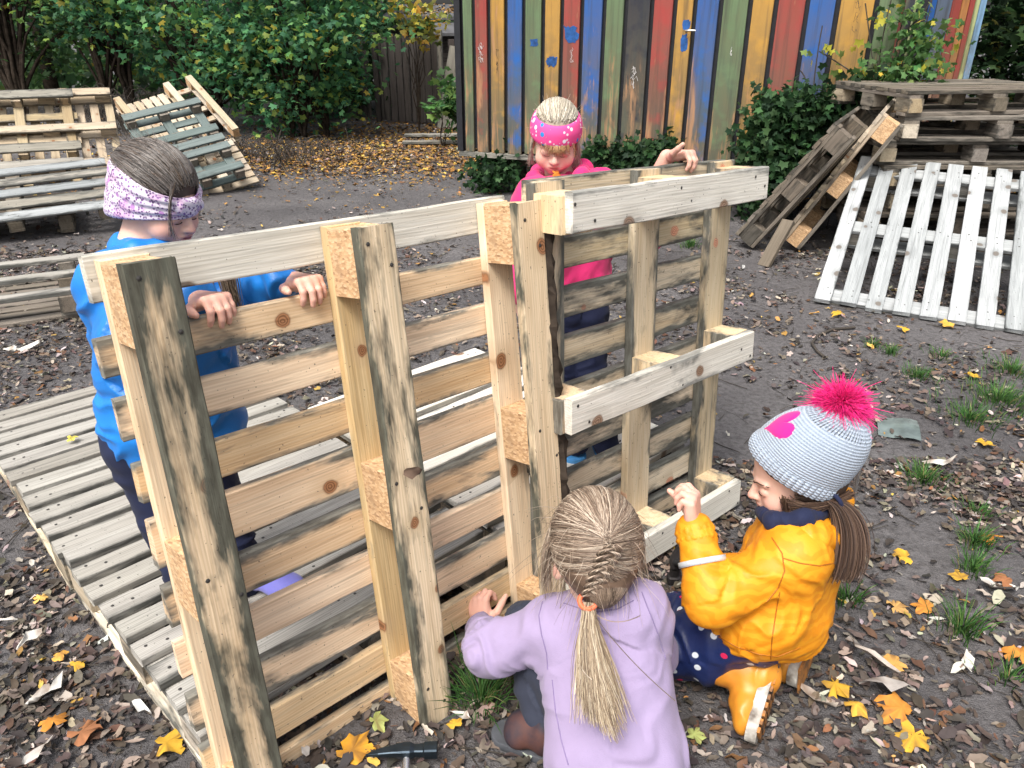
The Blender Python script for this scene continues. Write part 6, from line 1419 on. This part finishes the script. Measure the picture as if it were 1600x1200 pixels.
vk = Vol(*bounds([neck, hc], .16), .0042); cn = [D(852, 290, 2.24), D(836, 280, 2.36), D(846, 270, 2.48), D(885, 262, 2.50), D(912, 264, 2.40), D(908, 276, 2.28), D(890, 290, 2.22)]; vk.chain(cn, [.014, .021, .026, .028, .024, .019, .013], .025); sdf_obj('hood', vk, jp, M_HOOD, [(cn[i], cn[i + 1], 1, 1) for i in range(6)], .004, 40, 53)
vt = Vol(*bounds([hipR, hipL, knR, knL, anR, anL, pel], .13), .0055); vt.chain([hipR, knR, anR], [.080, .058, .046], .02); vt.chain([hipL, knL, anL], [.080, .058, .046], .02); vt.cap(hipR, hipL, .085, .085, .03)
sdf_obj('trousers', vt, pnk, M_NAVYC, [(hipR, knR, .7, 1.2), (hipL, knL, .7, 1.2), (knL, anL, 1, 1.2)], .0055, 26, 57)
M_SHB = plain('black_pink_shoe', (.012, .012, .018), .6, col2=(.65, .03, .16), nscale=70); M_SHL = plain('sky_sole', (.08, .32, .70), .6)
for (h0, cx) in ((at_z(934, 676, .158), 0), (at_z(884, 678, .158), 1)):
    f_ = Vector((.12, -1, 0)).normalized(); t0 = h0 + f_ * .15; vf = Vol(*bounds([h0, t0], .09), .004); shoe(vf, h0 - f_ * .02, t0, (0, 0, 1), 1, .036, .048); so = sdf_obj('shoe', vf, pnk, M_SHB)
    vf = Vol(*bounds([h0, t0], .09), .004); vf.cap(h0 + Vector((0, 0, .004)), t0, .037, .040, .01); V, F = vf.mesh(); V[:, 2] = np.clip(V[:, 2], .151, .168); obj('sole', raw_mesh('sole', V - PL(pnk), F, True), so, M_SHL)
BLN = [(.52, .47, .38), (.42, .37, .285), (.62, .57, .47), (.33, .28, .21)]
capv = Vol(*bounds([hc], .16), .0045); HP_.ell(capv, (0, -.016, .120), (.0745, .0925, .0870), .004); HP_.ell(capv, (0, .082, .045), (.085, .052, .066), .006, True); sdf_obj('hair_cap', capv, pnk, plain('hair_cap_fair', (.36, .31, .235), .6))
hair_field(HP_, pnk, 3000, lambda d, r: np.stack([d[:, 0] * .5 + r.normal(0, .06, len(d)), -np.ones(len(d)), r.normal(.25, .10, len(d))], -1), BLN, 10, 11, (.004, .0085), .0, 'hair', .0008, .95, lambda d: (d[:, 2] > .60) | (d[:, 1] < -.35))
headband(pnk, HP_, M_PBAND, .102, .166, .004, .0115, .0004, 2, 'spotted_headband', None, 7)
P = []
for i in range(120):
    x0 = r_.normal(-.006, .020); zt = r_.uniform(.078, .098); j = r_.normal(0, .0022, 3); y_ = lambda x: .0935 - 6.5 * x * x
    P.append(HP_.wv([(x0 * .95 + j[0], y_(x0) - .004, .114), (x0 + j[0], y_(x0) + .003, .104), (x0 * 1.02 + j[1], y_(x0) + .0045, .096), (x0 * 1.1 + j[1] * 2, y_(x0) + .004, min(zt, .094))]))
strands('fringe', np.array(P), np.array([[.0008, .0008, .0007, .0003]]), hair_cols(120, [(.40, .23, .11), (.30, .16, .075), (.52, .34, .18)], r_), pnk)
P = []
for i in range(140):
    sg = r_.choice([-1, 1]); j = r_.normal(0, .004, (3, 3)); P.append(bez(HP_.w((sg * .070, .030, .115)), HP_.w((sg * .0765, .034, .085)) + j[0], HP_.w((sg * .076, .030, .045)) + j[1], HP_.w((sg * .072 + r_.normal(0, .008), .012, .0)) + j[2], np.linspace(0, 1, 9)))
strands('side_hair', np.array(P), np.linspace(.0009, .0004, 9)[None], hair_cols(140, BLN, r_), pnk)
n = 26; d = r_.normal(0, 1, (n, 3)); d[:, 2] = np.abs(d[:, 2]) + .2; d /= np.linalg.norm(d, axis=1, keepdims=True); b0 = HP_.wv(on_scalp(d, np.full((n, 1), .010))); q = np.linspace(0, 1, 6)[None, :, None]; L_ = r_.uniform(.010, .024, (n, 1, 1))
P = b0[:, None] + (d @ HP_.R.T)[:, None] * q * L_ + r_.normal(0, .3, (n, 1, 3)) * q * L_; strands('flyaway_hair', P, np.linspace(.0006, .0002, 6)[None], hair_cols(n, BLN, r_), pnk)
# the orange leaf between her lips
mp = HP_.w((0, .098, .036)); o = obj('maple_leaf', raw_mesh('mouth_leaf', MT[0] * np.array((.020, .015, .024)), MT[1], False, np.tile(np.array((.62, .22, .03)), (len(MT[0]), 1))), None, M_LITTER)
o.location = mp + npv((.004, -.008, -.010)); o.rotation_euler = (1.1, .2, .3); tag(o, 'orange leaf held between the lips of the girl in pink', 'leaf', 'bright fallen leaves')

# ------------------------------------------------------------------ tools
M_STEEL = plain('blued_steel', (.055, .075, .095), .32, .85, noise=.3, nscale=25)
M_HANDLE = plain('black_grip', (.015, .016, .018), .6); M_CHR = plain('chrome_shaft', (.6, .6, .6), .25, .9)
def loft(secs):
    """secs: list of (x, y-centre, half-w, half-h, zc) rounded boxes along x"""
    V = []; k = 12
    for x, yc, w_, h, zc in secs:
        for j in range(k):
            a_ = j / k * 6.2832; c, s_ = math.cos(a_), math.sin(a_); V.append((x, yc + w_ * np.sign(c) * abs(c) ** .45, zc + h * np.sign(s_) * abs(s_) ** .45))
    n = len(secs); F = [(i * k + j, i * k + (j + 1) % k, (i + 1) * k + (j + 1) % k, (i + 1) * k + j) for i in range(n - 1) for j in range(k)] + [tuple(range(k - 1, -1, -1)), tuple(range((n - 1) * k, n * k))]
    return np.array(V), F
h0, h1 = at_z(571, 1177, .045), at_z(684, 1173, .045); hx_ = (h1 - h0); hl = hx_.length
ham = empty('hammer', ortho(h0, hx_, (0, 0, 1)), 'steel claw hammer lying on the leaves at the bottom edge', 'hammer')
V, F = loft([(0, -.006, .002, .0015, 0), (hl * .18, .000, .006, .008, 0), (hl * .40, .004, .009, .012, 0), (hl * .52, .003, .014, .015, 0), (hl * .62, .003, .014, .015, 0), (hl * .68, .003, .0105, .011, 0), (hl * .80, .003, .011, .012, 0), (hl * .82, .003, .0145, .0145, 0), (hl * .99, .003, .0145, .0145, 0), (hl, .003, .012, .012, 0)])
obj('hammer_head', raw_mesh('hammer_head', V, F, False), ham, M_STEEL)
Mi = ham.matrix_world.inverted(); e0 = Mi @ (h0.lerp(h1, .57) + Vector((0, -.005, -.003))); e1 = Mi @ at_z(634, 1260, .02); e2 = Mi @ at_z(640, 1420, .014)
V, F, _ = tubes(np.array([[tuple(e0), tuple(e0.lerp(e1, .5)), tuple(e1)]]), .0085, 10); obj('hammer_shaft', raw_mesh('hammer_shaft', V, F, True), ham, M_CHR)
V, F, _ = tubes(np.array([[tuple(e1), tuple(e1.lerp(e2, .4)), tuple(e2)]]), np.array([[.013, .014, .012]]), 10); obj('hammer_grip', raw_mesh('hammer_grip', V, F, True), ham, M_HANDLE)
# hammer the yellow girl stands on the earth in front of her
b0 = at_z(1051, 907, .0); hm = empty('hammer', T3(*b0), 'dark hammer head standing on the earth by the lowest board of the right pallet', 'hammer')
V, F = loft([(0, 0, .017, .017, 0), (.018, 0, .017, .017, 0), (.022, 0, .012, .012, 0), (.045, 0, .012, .012, 0), (.055, 0, .016, .017, 0), (.078, 0, .016, .017, 0), (.105, .003, .014, .008, 0), (.125, .008, .012, .003, 0)])
o = obj('hammer_head', raw_mesh('hammer_head', V, F), hm, plain('rusty_steel', (.05, .045, .045), .6, .5, noise=.5)); o.matrix_local = ortho((0, 0, -.002), (0.05, 0, 1), (1, 0, 0))
e1 = npv(D(1135, 892, 1.77)) - npv(b0); V, F, _ = tubes(np.array([[(0, 0, .065), tuple(npv((0, 0, .065)) * .5 + e1 * .5), tuple(e1)]]), .011, 8); obj('hammer_shaft', raw_mesh('hammer_shaft', V, F, True), hm, M_HANDLE)
# tool handle end seen behind the pompom hat
p0, p1_ = D(1346, 668, 1.95), D(1347, 700, 1.97); g_ = at_z(1330, 800, .02)
ht_ = empty('trowel', T3(*g_), 'tool with black grip standing in the earth behind the pompom hat', 'tool')
V, F, _ = tubes(np.array([[tuple(npv(g_) * 0 - npv((0, 0, .03))), tuple((npv(p1_) - npv(g_)) * .6), tuple(npv(p1_) - npv(g_))]]), .007, 8); obj('tool_shaft', raw_mesh('tool_shaft', V, F, True), ht_, M_CHR)
V, F, _ = tubes(np.array([[tuple(npv(p1_) - npv(g_)), tuple((npv(p0) + npv(p1_)) / 2 - npv(g_)), tuple(npv(p0) - npv(g_))]]), np.array([[.017, .0185, .016]]), 10); obj('tool_grip', raw_mesh('tool_grip', V, F, True), ht_, M_HANDLE)
# withered leaf caught on the middle skid
q = at_plane(641, 735, W1(0, 0, T1 + .004), a1); o = obj('dry_leaf', raw_mesh('dry_leaf', crumple_tpl(9)[0] * .045, crumple_tpl(9)[1], True, np.tile(np.array((.13, .085, .06)), (12, 1))), None, M_LITTER); o.location = q - a1 * .010; o.rotation_euler = (1.2, .3, .6); tag(o, 'withered brown leaf caught on the face of the middle skid', 'leaf')
